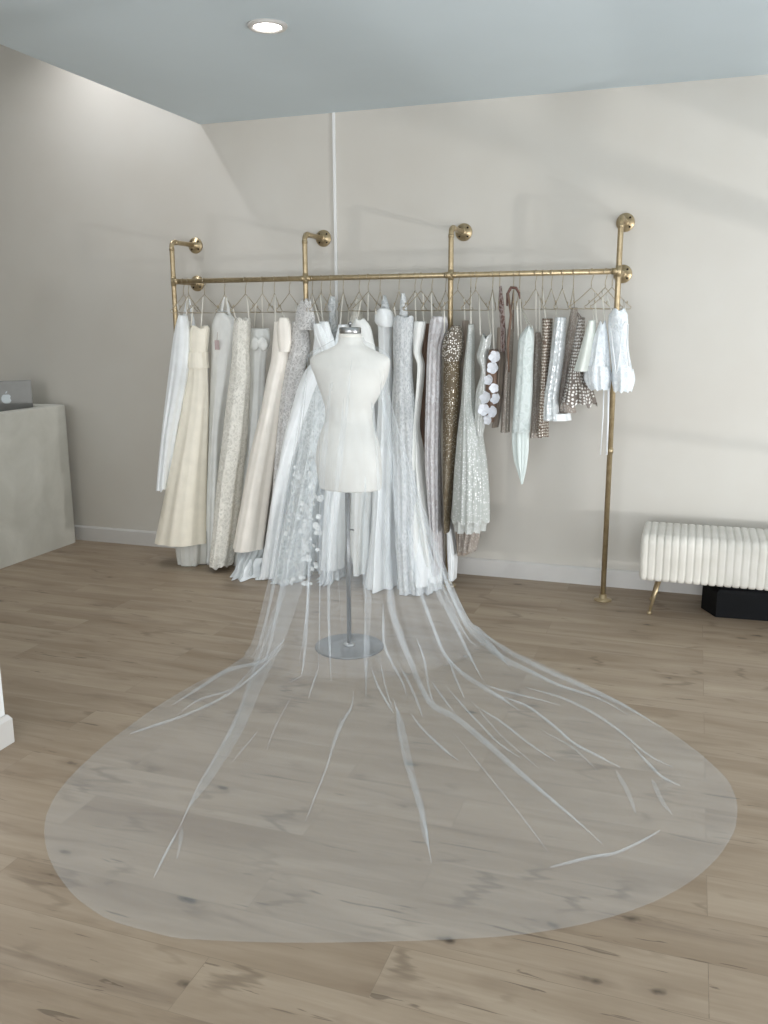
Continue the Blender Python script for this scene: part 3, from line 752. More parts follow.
garment('taupe_gown', 'narrow plain taupe gown right of the puffed bronze shoulder', 'gown', 458, 'plain taupe gown', -.27,
        [(321, 462, 469), (345, 461, 469), (400, 458, 468), (460, 456, 468), (530, 455, 472), (552, 456, 473)], 'taupe', straps=[(465, 464)], folds=4, f1=.15, **B)
garment('glitter_gown', 'silver-green glitter tulle gown with narrow bodice and bell-shaped skirt', 'gown', 471, 'silver-green glitter gown', -.40,
        [(325, 468, 474), (340, 466.5, 475), (370, 463, 475), (400, 461, 476), (430, 457, 483), (470, 453, 489), (505, 451, 491), (520, 450.5, 491)], 'silver', straps=[(471, 470)], folds=8, f0=.05, f1=.16, bt=.05, bh=.14, hem=.012,
        extra=[('sheer_hem', [(505, 451, 490), (530, 452, 487)], 'glit', .03, dict(bt=.12, bh=.12, folds=9, f0=.1, f1=.2, cap=False, hem=.012)),
               ('taupe_layer', [(515, 457, 486), (550, 456, 477)], 'taupeseq', .08, dict(bt=.09, bh=.08, folds=8, f0=.15, f1=.25, cap=False, hem=.01))])
garment('v_neck_dress', 'short pale grey glitter dress with deep V neckline left of the white flowers', 'dress', 476, 'pale grey V-neck dress', -.44,
        [(334, 482, 492), (350, 478, 490), (356, 476, 489), (370, 481, 489), (395, 475, 489), (420, 474, 486), (436, 477, 483)], 'glit', straps=[(480.5, 479), (491, 492)], folds=4, f0=.08, f1=.2, bt=.05, bh=.04, neck=.03)
def flowers(root, x, yaw):
    q = random.Random(11)
    for (px, py, r) in ((495, 357, .030), (493, 368, .030), (489, 380, .026), (494, 388, .024), (486, 398, .032), (496, 399, .028), (484, 410, .030), (493, 412, .030), (488, 420, .024)):
        mb = MB(); P = on(px, py, 1, -.50); flower(mb, P, r * 1.18, (q.uniform(-.5, .3), -1, q.uniform(-.1, .4)), q); mb.build('flower', FAB['petal'], root)
garment('flower_dress', 'short mauve-brown dress trimmed with large white fabric flowers', 'dress', 493, 'mauve-brown dress with white flowers', -.43,
        [(350, 489, 498), (375, 484, 498), (400, 483, 498), (422, 486, 495)], 'brownsat', straps=[(494, 492)], folds=4, f0=.05, f1=.15, bt=.06, bh=.05, extra=[flowers])
garment('floral_print_gown', 'brown floral print dress with a twisted scarf strap up to its hanger', 'dress', 500, 'brown floral print dress', -.36,
        [(328, 497, 506), (350, 496, 506), (380, 495, 505), (410, 493, 502), (427, 491, 499)], 'taupe', straps=[], folds=4, f1=.15, bt=.05, bh=.06,
        extra=[('scarf_strap', [(287, 499, 502), (300, 498, 504), (330, 500, 506), (352, 500, 506)], 'floral', -.04, dict(bt=.025, bh=.03, folds=5, f0=.15, f1=.2))])
garment('taupe_dress', 'short taupe shimmer dress under a brown printed scarf looped over its hanger', 'dress', 514, 'taupe shimmer dress with looped scarf', -.40,
        [(330, 507, 514), (350, 506, 513), (390, 503, 511), (432, 500, 510)], 'taupeseq', straps=[(508.5, 508.5), (513, 513)], ribbon='brownribbon', folds=4, f1=.14, bt=.05, bh=.06,
        extra=[extra_mesh('draped_scarf', 'floral', lambda mb: mb.tube([on(507, 306, 1, -.44), on(507.5, 294, 1, -.44), on(511, 287.5, 1, -.43), on(516, 288, 1, -.43), on(519, 293, 1, -.44), on(520, 299, 1, -.44)], [.008, .013, .014, .014, .011, .005], 12, flat=(1, .6))), extra_mesh('sash', 'brownsat', lambda mb: mb.tube([on(508, 292, 1, -.44), on(511, 315, 1, -.46), on(508, 345, 1, -.47), on(509, 372, 1, -.47)], [.012, .014, .016, .008], 12, flat=(1, .5)))])
garment('slip_dress', 'pale mint slip dress with thin straps, boxy hem and a knotted tail', 'dress', 520, 'pale mint slip dress', -.45,
        [(326, 527, 533), (336, 519, 535), (345, 517, 535), (365, 516, 534), (390, 513.5, 534), (432, 510.5, 531)], 'mintlace', straps=[(518.5, 517, 340), (521.5, 520, 340), (528.5, 529), (532, 531)], folds=4, f0=.06, f1=.12, bt=.06, bh=.07, sweet=.02,
        extra=[('mint_tail', [(428, 511, 530), (445, 511.5, 529.5), (460, 513, 528), (472, 517, 526), (484, 521, 523)], 'mint', .01, dict(bt=.05, bh=.02, folds=6, f0=.2, f1=.3, cap=False, crumple=.1))])
garment('scoop_dress', 'short taupe glitter dress with scooped side, right of the mint slip dress', 'dress', 536, 'taupe glitter dress', -.30,
        [(333, 535, 541), (345, 534, 543), (370, 533, 542), (400, 532, 541), (437, 529, 541)], 'taupeseq', straps=[(536, 536), (540, 539)], folds=4, f1=.15, bt=.06, bh=.07)
garment('large_sequin_dress', 'short brown dress with rows of large pale sequins', 'dress', 543, 'brown dress with large sequins', -.42,
        [(319, 542, 553), (335, 542, 552), (360, 541, 550), (400, 539, 549), (436, 536, 549)], 'bigseq', straps=[(546, 545)], folds=4, f1=.12, bt=.06, bh=.08, hem=.006)
garment('white_sequin_dress', 'short white sequinned dress with a shiny straight hem', 'dress', 552, 'white sequinned dress', -.44,
        [(318, 554.5, 567), (345, 551, 566), (375, 547, 563), (400, 543, 560), (420, 541, 562)], 'paleseq', straps=[(557, 556)], folds=4, f0=.06, f1=.18, bt=.06, bh=.08,
        extra=[('hem_band', [(413, 541.5, 571), (420, 541, 572)], 'white', .01, dict(bt=.07, bh=.07, folds=4, f0=.1, f1=.1, cap=False, dz=.008))])
garment('grey_glitter_dress', 'short grey-taupe glitter dress just left of the pearl-dotted one', 'dress', 563, 'grey-taupe glitter dress', -.30,
        [(308, 571, 578), (330, 567, 577), (360, 562, 574), (390, 559, 572), (412, 557, 578)], 'taupeseq', straps=[(574, 568)], folds=4, f1=.14, bt=.06, bh=.1)
garment('dotted_dress', 'flared grey mesh dress dotted with rows of pearls, brown loop strap', 'dress', 574, 'grey pearl-dotted dress', -.42,
        [(318, 578, 585), (332, 575, 585), (350, 571.5, 585), (370, 567, 588), (390, 562, 595), (404, 558, 599)], 'dotseq', straps=[(580, 578), (583.5, 582)], ribbon='brownribbon', folds=6, f0=.04, f1=.16, bt=.05, bh=.12, hem=.018)
garment('pale_mini_dress', 'small pale green-white satin mini dress in front of the pearl-dotted one', 'dress', 592, 'pale green-white mini dress', -.50,
        [(321, 588, 596), (335, 584, 596), (355, 578, 596), (371, 573, 594)], 'palegreen', straps=[(593, 595)], yaw=.5, folds=4, f1=.12, bt=.04, bh=.07)
garment('lace_mini_dress', 'white lace mini dress with a ruffled hem, second from the right end', 'dress', 606, 'white lace mini dress', -.50,
        [(321, 599, 606), (335, 594, 608), (355, 588, 610), (372, 584, 611)], 'minilace', straps=[(597, 595), (605, 602)], yaw=.45, folds=5, f1=.16, bt=.05, bh=.09, sweet=.02,
        extra=[('ruffled_hem', [(366, 584.5, 611), (378, 583, 613), (389, 588, 611)], 'minilace', 0, dict(bt=.09, bh=.10, folds=9, f0=.08, f1=.15, cap=False, hem=.007)),
               extra_mesh('hanging_ribbon', 'white', lambda mb: mb.tube([on(604, 385, 1, -.5), on(603, 415, 1, -.5), on(600.5, 455, 1, -.5)], .0035, 8, flat=(.4, 1)).tube([on(608.5, 385, 1, -.5), on(608, 420, 1, -.5), on(606.5, 455, 1, -.5)], .0055, 8, flat=(.4, 1)))])
def corset_seams(mb):
    for pts in (((617, 327), (621, 338), (620, 352), (617, 372)), ((611, 330), (613, 350), (616, 374)), ((628, 325), (627, 345), (629, 366)), ((612, 328), (616, 322), (621, 330), (625, 321), (628.5, 325))):
        mb.tube([tuple(on(a, b, 1, -.575) + np.array([0, .0, 0])) for a, b in pts], .0035, 8)
garment('corset_dress', 'bright white corset mini dress with rounded cups, last at the right end', 'dress', 613, 'white corset mini dress at the right end', -.50,
        [(309, 612, 626), (314, 608.5, 628.5), (325, 608, 629), (345, 609.5, 629.5), (362, 611, 632), (376, 612, 635)], 'minilace', straps=[(612, 606), (625, 624)], yaw=.5, folds=3, f0=.02, f1=.08, bt=.06, bh=.08, sweet=.012,
        extra=[('peplum', [(369, 611.5, 634), (380, 611, 636), (391, 613, 633)], 'minilace', 0, dict(bt=.08, bh=.095, folds=8, f0=.05, f1=.13, cap=False, hem=.007)),
               extra_mesh('corset_seam', 'white', corset_seams)])

# ------------------------------------------------------------------ dress form
FY = -1.50
fc = on(350, 651, 2, 0.0); FX = float(on(349.3, 643.5, 1, FY)[0])
form = empty('dress_form', (FX, FY, 0), 'ivory dress form on a steel pole and round base with a veil over it', 'dress form')
frows = [(334.5, 338, 361), (340, 337.5, 361.5), (344, 336, 363.5), (348.5, 329, 371), (353, 319.5, 381), (357, 312.5, 388.5), (361, 310.5, 391), (366, 311.5, 390.5), (374, 314, 388.5), (386, 318, 383.5), (398, 322.5, 378), (409, 325.5, 373), (418, 325.5, 372.5), (430, 322.5, 376), (443, 319, 380.5), (457, 317.5, 383), (472, 318.5, 383.3), (486, 320.5, 382.5)]
deps = [.058, .060, .063, .070, .074, .078, .085, .095, .108, .112, .102, .092, .090, .098, .108, .116, .116, .112]
yo = [.01, .01, .01, .0, -.0, -.005, -.008, -.008, 0, .004, .0, -.002, -.002, -.01, -.015, -.018, -.016, -.01]
r3 = rows3d(frows, FY); zz = [-r[0] for r in r3]; rings = []
for k in range(91):
    u = k / 90; z = zz[0] + (zz[-1] - zz[0]) * u
    l, r = catmull(zz, [q[1] for q in r3], z), catmull(zz, [q[2] for q in r3], z)
    d = catmull(zz, deps, z); o_ = catmull(zz, yo, z)
    c = (l + r) / 2; w = (r - l) / 2; t = abs(c) / (FY - CAM[1]); a = math.sqrt(max((.5 * w) ** 2, w * w - (d * t) ** 2))
    ring = []
    for j in range(64):
        th = TAU * j / 64
        y = FY + o_ + d * math.sin(th) * (1 + .06 * (math.sin(th) > 0) * math.sin(PI * min(1, max(0, (u - .12) / .45))))
        if 0.14 < u < .6 and math.sin(th) > 0: y += .028 * math.exp(-((abs(math.cos(th)) - .5) / .22) ** 2) * math.sin(PI * (u - .14) / .46)
        ring.append((c + a * math.cos(th), y, -z))
    rings.append(ring)
mb = MB()
def shrink(ring, f, dz):
    c = Vector((sum(p[0] for p in ring) / len(ring), sum(p[1] for p in ring) / len(ring), 0))
    return [(c.x + (p[0] - c.x) * f, c.y + (p[1] - c.y) * f, p[2] + dz) for p in ring]
rr = [shrink(rings[0], f, dz) for f, dz in ((.02, .006), (.6, .006), (.94, .004))] + rings + [shrink(rings[-1], f, dz) for f, dz in ((.985, -.008), (.9, -.012), (.5, -.012), (.02, -.012))]
mb.grid(rr, closed=True)
mb.build('torso', FAB['form'], form)
ztop = -zz[0]; zbot = -zz[-1] - .012
nx = (r3[0][1] + r3[0][2]) / 2
MB().lathe([(.050, 0), (.052, .004), (.052, .026), (.047, .030), (.0001, .031)], (nx, FY + .01, ztop + .004), n=40).build('neck_cap', MAT['steel'], form)
MB().lathe([(.004, 0), (.004, .008), (.009, .012), (.010, .018), (.006, .024), (.0001, .026)], (nx, FY + .01, ztop + .034), n=20).build('finial', MAT['steel'], form)
px_ = on(350, 600, 1, FY)[0]
mb = MB().tube([(FX, FY, .008), (FX, FY, zbot + .05)], .0115, 20)
mb.build('pole', MAT['darksteel'], form)
MB().tube([(FX + .008, FY, .612), (FX + .026, FY - .004, .614), (FX + .034, FY - .004, .610)], .0042, 10).build('clamp_knob', MAT['screw'], form)
bx_, by_, _ = on(349, 641, 2, 0.0)
MB().lathe([(.0001, .012), (.05, .0115), (.170, .0105), (.174, .007), (.174, .0)], (FX, FY, 0), n=64).build('round_base', MAT['darksteel'], form)
MB().lathe([(.030, .011), (.030, .017), (.022, .022), (.017, .024)], (FX, FY, 0), n=24).build('base_socket', MAT['steel'], form)

# ------------------------------------------------------------------ the veil
vt = NT('white bridal tulle'); 
dif = vt.node('ShaderNodeBsdfDiffuse'); dif.inputs['Color'].default_value = (.90, .95, .99, 1)
trl = vt.node('ShaderNodeBsdfTranslucent'); trl.inputs['Color'].default_value = (.90, .95, .99, 1)
m1 = vt.node('ShaderNodeMixShader'); m1.inputs[0].default_value = 0.35
vt.link(dif.outputs[0], m1.inputs[1]); vt.link(trl.outputs[0], m1.inputs[2])
tp = vt.node('ShaderNodeBsdfTransparent'); m2 = vt.node('ShaderNodeMixShader')
nz = vt.noise(vt.coords(), 3.0, 3)
vt.link(vt.math('ADD', vt.math('MULTIPLY', nz, 0.05), 0.185), m2.inputs[0])
vt.link(tp.outputs[0], m2.inputs[1]); vt.link(m1.outputs[0], m2.inputs[2]); vt.link(m2.outputs[0], vt.out.inputs['Surface'])

# hem outline on the floor, from the left edge of the fall round to the right edge
hem_px = [(247, 656), (222, 671), (185, 690), (150, 712), (112, 740), (80, 768), (58, 793), (47, 815), (44.5, 835), (49, 858), (62, 882), (85, 906), (120, 925), (165, 937), (220, 942), (290, 944), (360, 943.5), (430, 941.5), (500, 938), (560, 930), (615, 917), (660, 900), (698, 877), (724, 850), (736, 825), (737, 805), (730, 785), (712, 765), (685, 743), (650, 720), (610, 697), (570, 677), (530, 660), (500, 645), (478, 630)]
HEM = np.array([on(x, y, 2, 0.0)[:2] for x, y in hem_px])
hl = np.concatenate([[0], np.cumsum(np.linalg.norm(np.diff(HEM, axis=0), axis=1))]); hl /= hl[-1]
def hem_at(s):
    return np.array([catmull(list(hl), list(HEM[:, 0]), s), catmull(list(hl), list(HEM[:, 1]), s)])
LT = np.array(on(247, 656, 2, 0.0)[:2]); RT = np.array(on(478, 630, 2, 0.0)[:2])
def touch_at(s):
    """where the fall meets the floor"""
    a = PI * (1 - s)
    c = (LT + RT) / 2; h = (RT - LT) / 2
    n = np.array([h[1], -h[0]]); n = n / np.linalg.norm(n)
    return c + h * math.cos(a) + n * math.sin(a) * 0.50
def top_at(s):
    """on the back of the shoulders"""
    th = PI + PI * (0.04 + .92 * s)
    x = FX + .185 * math.cos(th); y = FY + .105 * math.sin(th) - .004
    z = 1.50 - .075 * abs(math.cos(th)) ** 1.5
    return np.array([x, y, z])
RC = [(sum(p[0] for p in r) / len(r), sum(p[1] for p in r) / len(r)) for r in rings]
RP = [sorted((math.atan2(p[1] - c[1], p[0] - c[0]), math.hypot(p[0] - c[0], p[1] - c[1])) for p in r) for r, c in zip(rings, RC)]
def clear_of_body(p, gap=.009):
    """pushes a point of the cloth straight out of the torso"""
    i = (-p[2] - zz[0]) / (zz[-1] - zz[0]) * 90
    if i < -2 or i > 92: return p
    R = 0
    for k in range(max(0, int(i) - 2), min(90, int(i) + 3) + 1):
        c = RC[k]; a = math.atan2(p[1] - c[1], p[0] - c[0]); T = RP[k]
        hi = next((q for q in T if q[0] >= a), T[0]); lo = next((q for q in reversed(T) if q[0] <= a), T[-1])
        R = max(R, hi[1], lo[1])
    c = RC[min(90, max(0, int(i)))]; d = math.hypot(p[0] - c[0], p[1] - c[1])
    if d < R + gap and d > 1e-6:
        f = (R + gap) / d; p = np.array([c[0] + (p[0] - c[0]) * f, c[1] + (p[1] - c[1]) * f, p[2]])
    return p
def veil_point(s, t, ridge=True):
    T = touch_at(s); Hm = hem_at(s); P0 = top_at(s)
    # the neckline gather
    if t < .06:
        u = t / .06
        N0 = np.array([nx + .055 * math.cos(PI + PI * s), FY + .01 + .062 * math.sin(PI + PI * s), ztop - .012])
        q = N0 * (1 - u) + P0 * u; q[2] += .012 * math.sin(PI * u); p = q
    elif t < .5:
        u = (t - .06) / .44
        dirn = Hm - T; L = np.linalg.norm(dirn); dirn = dirn / max(L, 1e-6)
        C1 = np.array([P0[0] + (T[0] - P0[0]) * .42, P0[1] + (T[1] - P0[1]) * .42, .62])
        C2 = np.array([P0[0] + (T[0] - P0[0]) * .80, P0[1] + (T[1] - P0[1]) * .80, .0])
        TT = np.array([T[0], T[1], .008])
        p = P0 * (1 - u) ** 3 + 3 * C1 * u * (1 - u) ** 2 + 3 * C2 * u * u * (1 - u) + TT * u ** 3
    else:
        u = (t - .5) / .5
        q = T * (1 - u) + Hm * u; p = np.array([q[0], q[1], .008 - .004 * u])
    p = p.copy()
    # soft pleats, strong in the fall and dying out on the floor
    amp = .021 * math.sin(PI * min(1, max(0, t - .05) / .62)) if t < .62 else 0.0
    if amp > 0:
        w = math.sin(s * 95 + 1.5 * math.sin(s * 23) + t * 2) * .6 + math.sin(s * 163 + t * 3) * .4
        o = np.array([P0[0] - FX, P0[1] - FY, 0]); o /= np.linalg.norm(o)
        p += o * amp * w
        if t > .44: p[2] += .010 * abs(w) * min(1, (.62 - t) / .1)
    if t >= .5:
        e = min(1, (1 - t) / .25)
        p[2] = max(p[2], .004) + e * .010 * abs(pnoise(Vector((p[0] * 3.1, p[1] * 3.1, 0)))) + .004 * max(0, math.sin(s * 60 + 3 * pnoise(Vector((p[0], p[1], 2))))) * e
    # lies on the body where it would cut it
    if p[2] > .76: p = clear_of_body(p)
    # hangs clear of the base plate
    d = math.hypot(p[0] - FX, p[1] - FY)
    if p[2] < .05 and d < .19: p[2] = max(p[2], .02)
    return p
NS, NTT = 300, 150
VG = np.array([[veil_point(i / NS, j / NTT) for i in range(NS + 1)] for j in range(NTT + 1)])
mb = MB(); mb.grid([[tuple(p) for p in row] for row in VG])
# tabulate where each place of the cloth shows in the photo, to lay the creases along their real lines
flat = VG.reshape(-1, 3); dd = flat - CAM; zc = dd @ CF
UV_ = np.stack([384 + F_PX * (dd @ CR) / zc, 512 - F_PX * (dd @ CU) / zc], 1)
grid_n = np.cross(VG[2:, 1:-1] - VG[:-2, 1:-1], VG[1:-1, 2:] - VG[1:-1, :-2])
def on_veil(x, y):
    e = (UV_[:, 0] - x) ** 2 + (UV_[:, 1] - y) ** 2
    k = np.argsort(e)[:4]; wgt = 1 / (e[k] + .3); wgt /= wgt.sum()
    P = (flat[k] * wgt[:, None]).sum(0)
    if y > 660 or P[2] < .03:
        Q = on(x, y, 2, min(P[2], .02)); return Q
    return P
def crease(pts, layers=2, lift=.0025):
    """cloth folded back on itself: extra layers lying along the crease, tapering to nothing"""
    # pts: (x, y, width in photo px)
    L = [0]
    for a, b in zip(pts, pts[1:]): L.append(L[-1] + math.hypot(b[0] - a[0], b[1] - a[1]))
    n = max(6, int(L[-1] / 7)); xs, ys, ws = [p[0] for p in pts], [p[1] for p in pts], [p[2] for p in pts]
    for ly in range(layers):
        rows = []
        for i in range(n + 1):
            l = L[-1] * i / n
            x, y, w = catmull(L, xs, l), catmull(L, ys, l), catmull(L, ws, l) * (1 - .30 * ly) * .9 * min(1, .15 + 6 * l / L[-1], .15 + 6 * (1 - l / L[-1]))
            l2 = min(L[-1], l + 1); l1 = max(0, l2 - 2)
            tx, ty = catmull(L, xs, l2) - catmull(L, xs, l1), catmull(L, ys, l2) - catmull(L, ys, l1)
            q = math.hypot(tx, ty) or 1; nx_, ny_ = -ty / q, tx / q
            row = []
            A = on_veil(x - nx_ * w / 2, y - ny_ * w / 2); B_ = on_veil(x + nx_ * w / 2, y + ny_ * w / 2)
            A = np.array(A); B_ = np.array(B_)
            if ly and w > 3.2:   # the folded edge lies along one side
                A, B_ = (A * (.30 - .08 * ly) + B_ * (.70 + .08 * ly)), B_
            for k in range(4):
                f = k / 3; P = A * (1 - f) + B_ * f
                P = P + np.array([0, -.004 if P[2] > .1 else 0, lift * (1 + ly) + .0015 * math.sin(PI * f)])
                row.append(tuple(P))
            rows.append(row)
        mb.grid(rows)
CREASES = [
 ([(316, 470, 10), (303, 530, 16), (291, 590, 24), (277, 630, 24), (262, 665, 21), (249, 700, 16), (236, 730, 15), (220, 758, 13), (205, 782, 11), (190, 806, 6), (178, 832, 2.5)], 2),
 ([(285, 640, 3), (262, 662, 3.5), (230, 670, 5), (205, 685, 4), (172, 706, 2)], 2),
 ([(284, 646, 2), (255, 675, 2.5), (225, 697, 3), (185, 716, 3), (150, 728, 3), (130, 735, 1.5)], 3),
 ([(250, 672, 2), (232, 690, 2), (200, 700, 2), (178, 715, 1)], 2),
 ([(178, 832, 2.5), (167, 852, 3), (160, 866, 2.5), (154, 879, 1)], 3),
 ([(182, 828, 6), (180, 845, 4), (177, 860, 2)], 1),
 ([(258, 732, 1.5), (246, 746, 2), (233, 762, 1.5)], 1),
 ([(388, 500, 5), (389, 560, 7), (391, 600, 8), (402, 640, 7.5), (414, 670, 7), (424, 693, 6), (433, 706, 8), (455, 718, 7), (480, 738, 7), (508, 763, 6.5), (545, 795, 4.5), (578, 823, 3), (602, 845, 1.2)], 3),
 ([(366, 480, 6), (366, 560, 9), (368, 600, 8), (367, 640, 7), (366, 670, 4), (366, 700, 2)], 2),
 ([(329, 490, 4), (329, 560, 5), (329, 610, 4), (330, 650, 3), (331, 685, 1.5)], 2),
 ([(310, 560, 2), (307, 610, 2.5), (303, 640, 2), (299, 668, 1)], 2),
 ([(319, 667, 1), (314, 682, 2.5), (308, 700, 1)], 2),
 ([(354, 690, 1), (352, 706, 3), (343, 722, 4), (334, 745, 3), (326, 770, 2.5), (316, 795, 2), (305, 824, 1)], 2),
 ([(342, 715, 1), (336, 735, 3), (329, 752, 1.5)], 1),
 ([(393, 700, 1.5), (398, 714, 7), (402, 735, 10), (408, 762, 10), (414, 785, 8), (420, 805, 8), (425, 825, 5), (428, 845, 3), (432, 866, 1.2)], 3),
 ([(421, 812, 5), (424, 830, 7), (428, 848, 3)], 1),
 ([(371, 668, 1), (377, 685, 2.5), (386, 702, 3), (394, 715, 1.5)], 3),
 ([(383, 600, 1), (384, 640, 3), (392, 664, 3), (402, 682, 2.5), (408, 700, 1)], 2),
 ([(380, 660, 1), (386, 690, 2), (394, 713, 1)], 2),
 ([(400, 667, 1), (408, 682, 3), (417, 702, 3), (423, 719, 1)], 2),
 ([(417, 638, 1), (425, 664, 3), (429, 690, 2.5), (435, 707, 1)], 2),
 ([(409, 712, 1), (421, 728, 3), (433, 740, 3), (446, 752, 3), (459, 762, 1)], 2),
 ([(408, 520, 6), (415, 570, 8), (424, 602, 5), (436, 635, 5), (444, 654, 4), (460, 672, 5), (482, 687, 6), (503, 700, 5), (520, 712, 2)], 3),
 ([(448, 658, 2), (456, 680, 3), (465, 700, 1)], 2),
 ([(428, 540, 5), (436, 585, 7), (452, 618, 6), (464, 645, 4), (474, 665, 3), (484, 683, 1)], 3),
 ([(440, 560, 4), (450, 592, 6), (464, 622, 6), (484, 643, 6), (505, 660, 7), (530, 672, 5), (556, 685, 4), (600, 700, 2), (628, 716, 1)], 3),
 ([(446, 580, 3), (462, 608, 4), (480, 634, 5), (498, 653, 4), (512, 672, 1)], 2),
 ([(452, 570, 3), (462, 600, 3), (480, 630, 3), (505, 650, 4), (540, 668, 5), (585, 688, 5), (620, 704, 4), (660, 728, 2)], 2),
 ([(486, 686, 2), (505, 692, 3), (530, 698, 2), (560, 706, 1)], 2),
 ([(500, 697, 2), (525, 706, 3), (555, 728, 3.5), (575, 745, 3.5), (600, 758, 3), (620, 769, 1)], 3),
 ([(525, 688, 1.5), (560, 698, 3), (590, 712, 3.5), (620, 732, 3), (650, 757, 2.5), (672, 768, 1)], 2),
 ([(476, 707, 1), (500, 722, 3), (530, 745, 2.5), (555, 762, 1)], 2),
 ([(430, 680, 1), (444, 700, 2.5), (456, 716, 1)], 2),
 ([(447, 688, 1), (466, 710, 2.5), (480, 725, 2.5), (500, 745, 2), (522, 760, 1)], 2),
 ([(470, 700, 1), (500, 735, 2), (540, 770, 1)], 1),
 ([(455, 735, 1), (490, 778, 2), (530, 828, 2), (552, 858, 1)], 1),
 ([(633, 748, 1.5), (648, 764, 3.5), (662, 778, 3), (680, 787, 1)], 3),
 ([(540, 730, 1), (575, 750, 2.5), (598, 772, 1)], 1),
 ([(616, 772, 5), (628, 793, 5), (636, 815, 3)], 1),
 ([(652, 780, 5), (662, 802, 5), (672, 815, 2)], 1),
 ([(550, 869, 1.5), (568, 864, 3), (592, 858, 4), (612, 855, 3.5), (636, 845, 3), (660, 832, 1.2)], 3),
 ([(344, 400, 3), (341, 440, 4), (337, 490, 4), (335, 560, 3)], 1),
 ([(352, 360, 2), (348, 400, 3), (345, 430, 3), (338, 488, 2)], 1),
 ([(333, 380, 3), (326, 430, 5), (322, 500, 6), (316, 560, 5)], 1),
 ([(380, 385, 3), (388, 430, 6), (396, 490, 8), (402, 550, 6)], 2),
 ([(372, 400, 2), (376, 450, 3), (379, 490, 4), (383, 560, 3)], 1),
 ([(290, 700, 1), (276, 726, 2), (266, 752, 1)], 1),
]
for pts, ly in CREASES: crease(pts, ly)
tag(mb.build('bridal_veil', vt.m, None, origin=(FX, FY, 0)), 'very long sheer white bridal veil spread in an oval over the floor', 'veil')

# ------------------------------------------------------------------ reception desk and laptop
def plaster():
    t = NT('limewashed plaster'); v = t.coords()
    f = t.noise(v, 3.2, 5, 0.6, 0.6)
    t.set(color=t.ramp(f, [(0.3, srgb(198, 196, 186)), (0.7, srgb(214, 212, 203))]), rough=0.6, spec=0.3); t.bump(f, 0.15, 0.01); return t.m
desk = empty('reception_desk', (-4.75, -.9, 0), 'pale plastered reception desk with rounded corner at the left edge', 'desk')
def rrect(x0, x1, y0, y1, r, z, n=8):
    pts = []
    for cx, cy, a0 in ((x1 - r, y1 - r, 0), (x0 + r, y1 - r, 90), (x0 + r, y0 + r, 180), (x1 - r, y0 + r, 270)):
        for i in range(n + 1):
            a = math.radians(a0 + 90 * i / n); pts.append((cx + r * math.cos(a), cy + r * math.sin(a), z))
    return pts
DT = 1.035
mb = MB()
rr = []
for z, ins in ((0.0, 0.0), (.02, 0), (DT - .012, 0), (DT - .003, .004), (DT, .012)):
    rr.append(rrect(-5.35 + ins, -4.335 - ins, -2.3 + ins, -.045 - ins, .07, z))
LX = -4.56
_t = on(31, 380, 0, LX); yR, LT_Z = float(_t[1]), float(_t[2])
WS = LT_Z - .252
for z, ins in ((DT, .095), (DT - .004, .10), (WS, .10)): rr.append(rrect(-5.35 + ins, -4.335 - ins, -2.3 + ins, -.045 - ins, .04, z))
V = mb.grid(rr, closed=True); mb.bm.faces.new(V[-1]); mb.bm.faces.new(V[0][::-1])
mb.build('counter_body', plaster(), desk, angle=40)
MB().box(-5.33, -4.405, -2.28, -.07, .0, .018).build('plinth', plain('dark plinth', srgb(90, 88, 82), .6), desk, smooth=False)
lap = empty('laptop', (LX, yR, WS), 'open grey aluminium laptop seen from behind its lid, on the reception desk', 'laptop')
alu = plain('space grey aluminium', srgb(128, 128, 126), .35, .6, .5, 20, .02)
LW = .356
mb = MB(); mb.box(LX - .25, LX - .008, yR - LW, yR, WS, WS + .011, .003); mb.build('keyboard_base', alu, lap, smooth=False)
mb = MB(); mb.box(LX - .008, LX, yR - LW, yR, WS + .005, LT_Z, .003)
lid = mb.build('lid', alu, lap, smooth=False)
MB().box(LX - .0095, LX - .0078, yR - LW + .01, yR - .01, WS + .018, LT_Z - .01).build('screen', plain('dark screen', (0.01, 0.01, 0.012, 1), .2), lid, smooth=False)
def fruit(mb):
    """bitten fruit silhouette with leaf, a low relief"""
    cy, cz, s = yR - LW / 2, LT_Z - .128, .036
    pts = []
    for i in range(48):
        a = TAU * i / 48
        r = s * (1 - .10 * math.exp(-((math.sin(a) - 1) / .12) ** 2) * 1.6 - .06 * math.exp(-((math.sin(a) + 1) / .06) ** 2))
        y, z = cy + r * math.cos(a) * .95, cz + r * math.sin(a)
        by, bz, br = cy + s * 1.18, cz + s * .08, s * .48
        d = math.hypot(y - by, z - bz)
        if d < br: y, z = by + (y - by) / max(d, 1e-6) * br, bz + (z - bz) / max(d, 1e-6) * br
        pts.append((y, z))
    for P in (pts, [(cy + s * .02 + s * .26 * math.cos(TAU * i / 16) * .55 + s * .26 * math.sin(TAU * i / 16) * .5 + s * .06, cz + s * 1.28 + s * .26 * math.sin(TAU * i / 16)) for i in range(16)]):
        A = [mb.bm.verts.new((LX + .0002, y, z)) for y, z in P]; B2 = [mb.bm.verts.new((LX + .0012, y, z)) for y, z in P]
        n = len(P)
        for j in range(n): mb.bm.faces.new((A[j], A[(j + 1) % n], B2[(j + 1) % n], B2[j]))
        mb.bm.faces.new(B2); mb.bm.faces.new(A[::-1])
mb = MB(); fruit(mb); mb.build('logo', plain('pale polished logo', srgb(196, 204, 208), .2, .3), lid, smooth=False)
lap.rotation_euler = (0, 0, math.radians(-40))

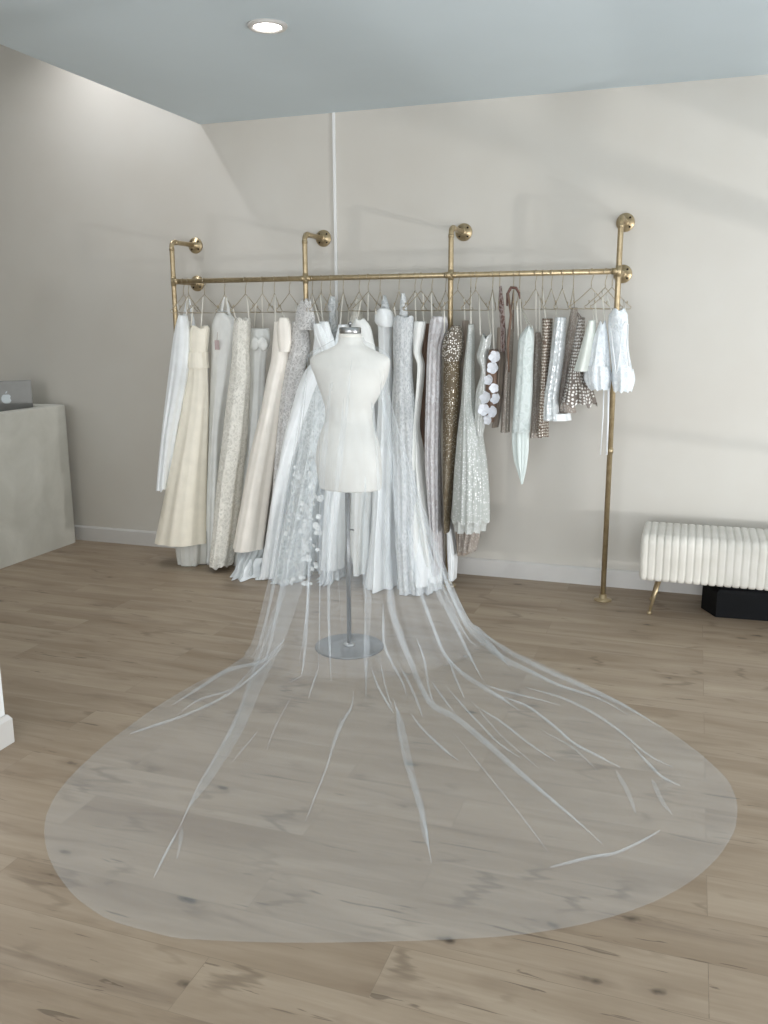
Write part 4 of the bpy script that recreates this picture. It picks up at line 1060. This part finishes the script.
# ------------------------------------------------------------------ channel-tufted bench
bx0, bx1, by0, by1, bz0, bz1 = -.215, .905, -.550, -.135, .208, .468
bench = empty('upholstered_bench', ((bx0 + bx1) / 2, -.345, 0), 'cream channel-tufted bench on slim brass legs against the right of the wall', 'bench')
velvet = NT('cream velvet'); vv = velvet.coords()
velvet.set(color=velvet.ramp(velvet.noise(vv, 6, 3), [(.35, srgb(212, 208, 198)), (.65, srgb(224, 220, 211))]), rough=.8, spec=.2, sheen=.35); velvet.bump(velvet.noise(vv, 420, 2), .15, .001)
def bprof(ins, n=6):
    r = .055; out = []
    y0, y1, z0, z1 = by0 + ins, by1 - ins, bz0 + ins, bz1 - ins
    for cy, cz, a0 in ((y1 - r, z1 - r, 0), (y0 + r, z1 - r, 90), (y0 + .02, z0 + .02, 180), (y1 - .02, z0 + .02, 270)):
        rr_ = r if a0 < 180 else .02
        for i in range(n + 1):
            a = math.radians(a0 + 90 * i / n); out.append((cy + rr_ * math.cos(a), cz + rr_ * math.sin(a)))
    return out
rib = .0405; NR = round((bx1 - bx0) / rib); rib = (bx1 - bx0) / NR; rows = []
for k in range(NR):
    for i in range(8):
        u = i / 8; x = bx0 + (k + u) * rib
        ins = .0065 * (1 - abs(math.sin(PI * u)) ** .2)
        endd = min(x - bx0, bx1 - x); 
        if endd < .02: ins += .010 * (1 - endd / .02) ** 2
        rows.append([(x, p[0], p[1]) for p in bprof(ins)])
rows.append([(bx1, p[0], p[1]) for p in bprof(.018)])
mb = MB(); V = mb.grid(rows, closed=True); mb.bm.faces.new(V[0]); mb.bm.faces.new(V[-1][::-1])
mb.build('cushion', velvet.m, bench)
for fx, fy, tx, ty in ((-.150, -.482, -.105, -.44), (-.150, -.214, -.105, -.25), (.84, -.482, .795, -.44), (.84, -.214, .795, -.25)):
    lg = MB().tube([(fx, fy, .012), (tx, ty, .215)], [.0075, .0145], 16).build('leg', MAT['brass'], bench)
    MB().lathe([(.011, 0), (.013, .004), (.012, .014), (.008, .018)], (fx, fy, 0), n=16).build('leg_cap', MAT['brass'], lg)

# black flat case pushed under the bench
bk = plain('black coated board', (0.002, 0.0025, 0.0035, 1), .6, 0, .2, 12, .2)
cs = empty('storage_case', (.55, -.28, 0), 'black flat storage case lying on the floor under the cream bench', 'case')
mb = MB(); P = [(.125, -.275), (.20, -.425), (1.0, -.37), (1.0, -.12), (.13, -.12)]
V = mb.grid([[(x, y, 0.0) for x, y in P], [(x, y, .14) for x, y in P], [(x + (.01 if x < .5 else -.01), y * .98, .160) for x, y in P]], closed=True)
mb.bm.faces.new(V[0][::-1]); mb.bm.faces.new(V[-1])
mb.build('case_body', bk, cs, smooth=False)
MB().box(.21, .98, -.395, -.14, .156, .172, .006).build('case_lid', bk, cs, smooth=False)
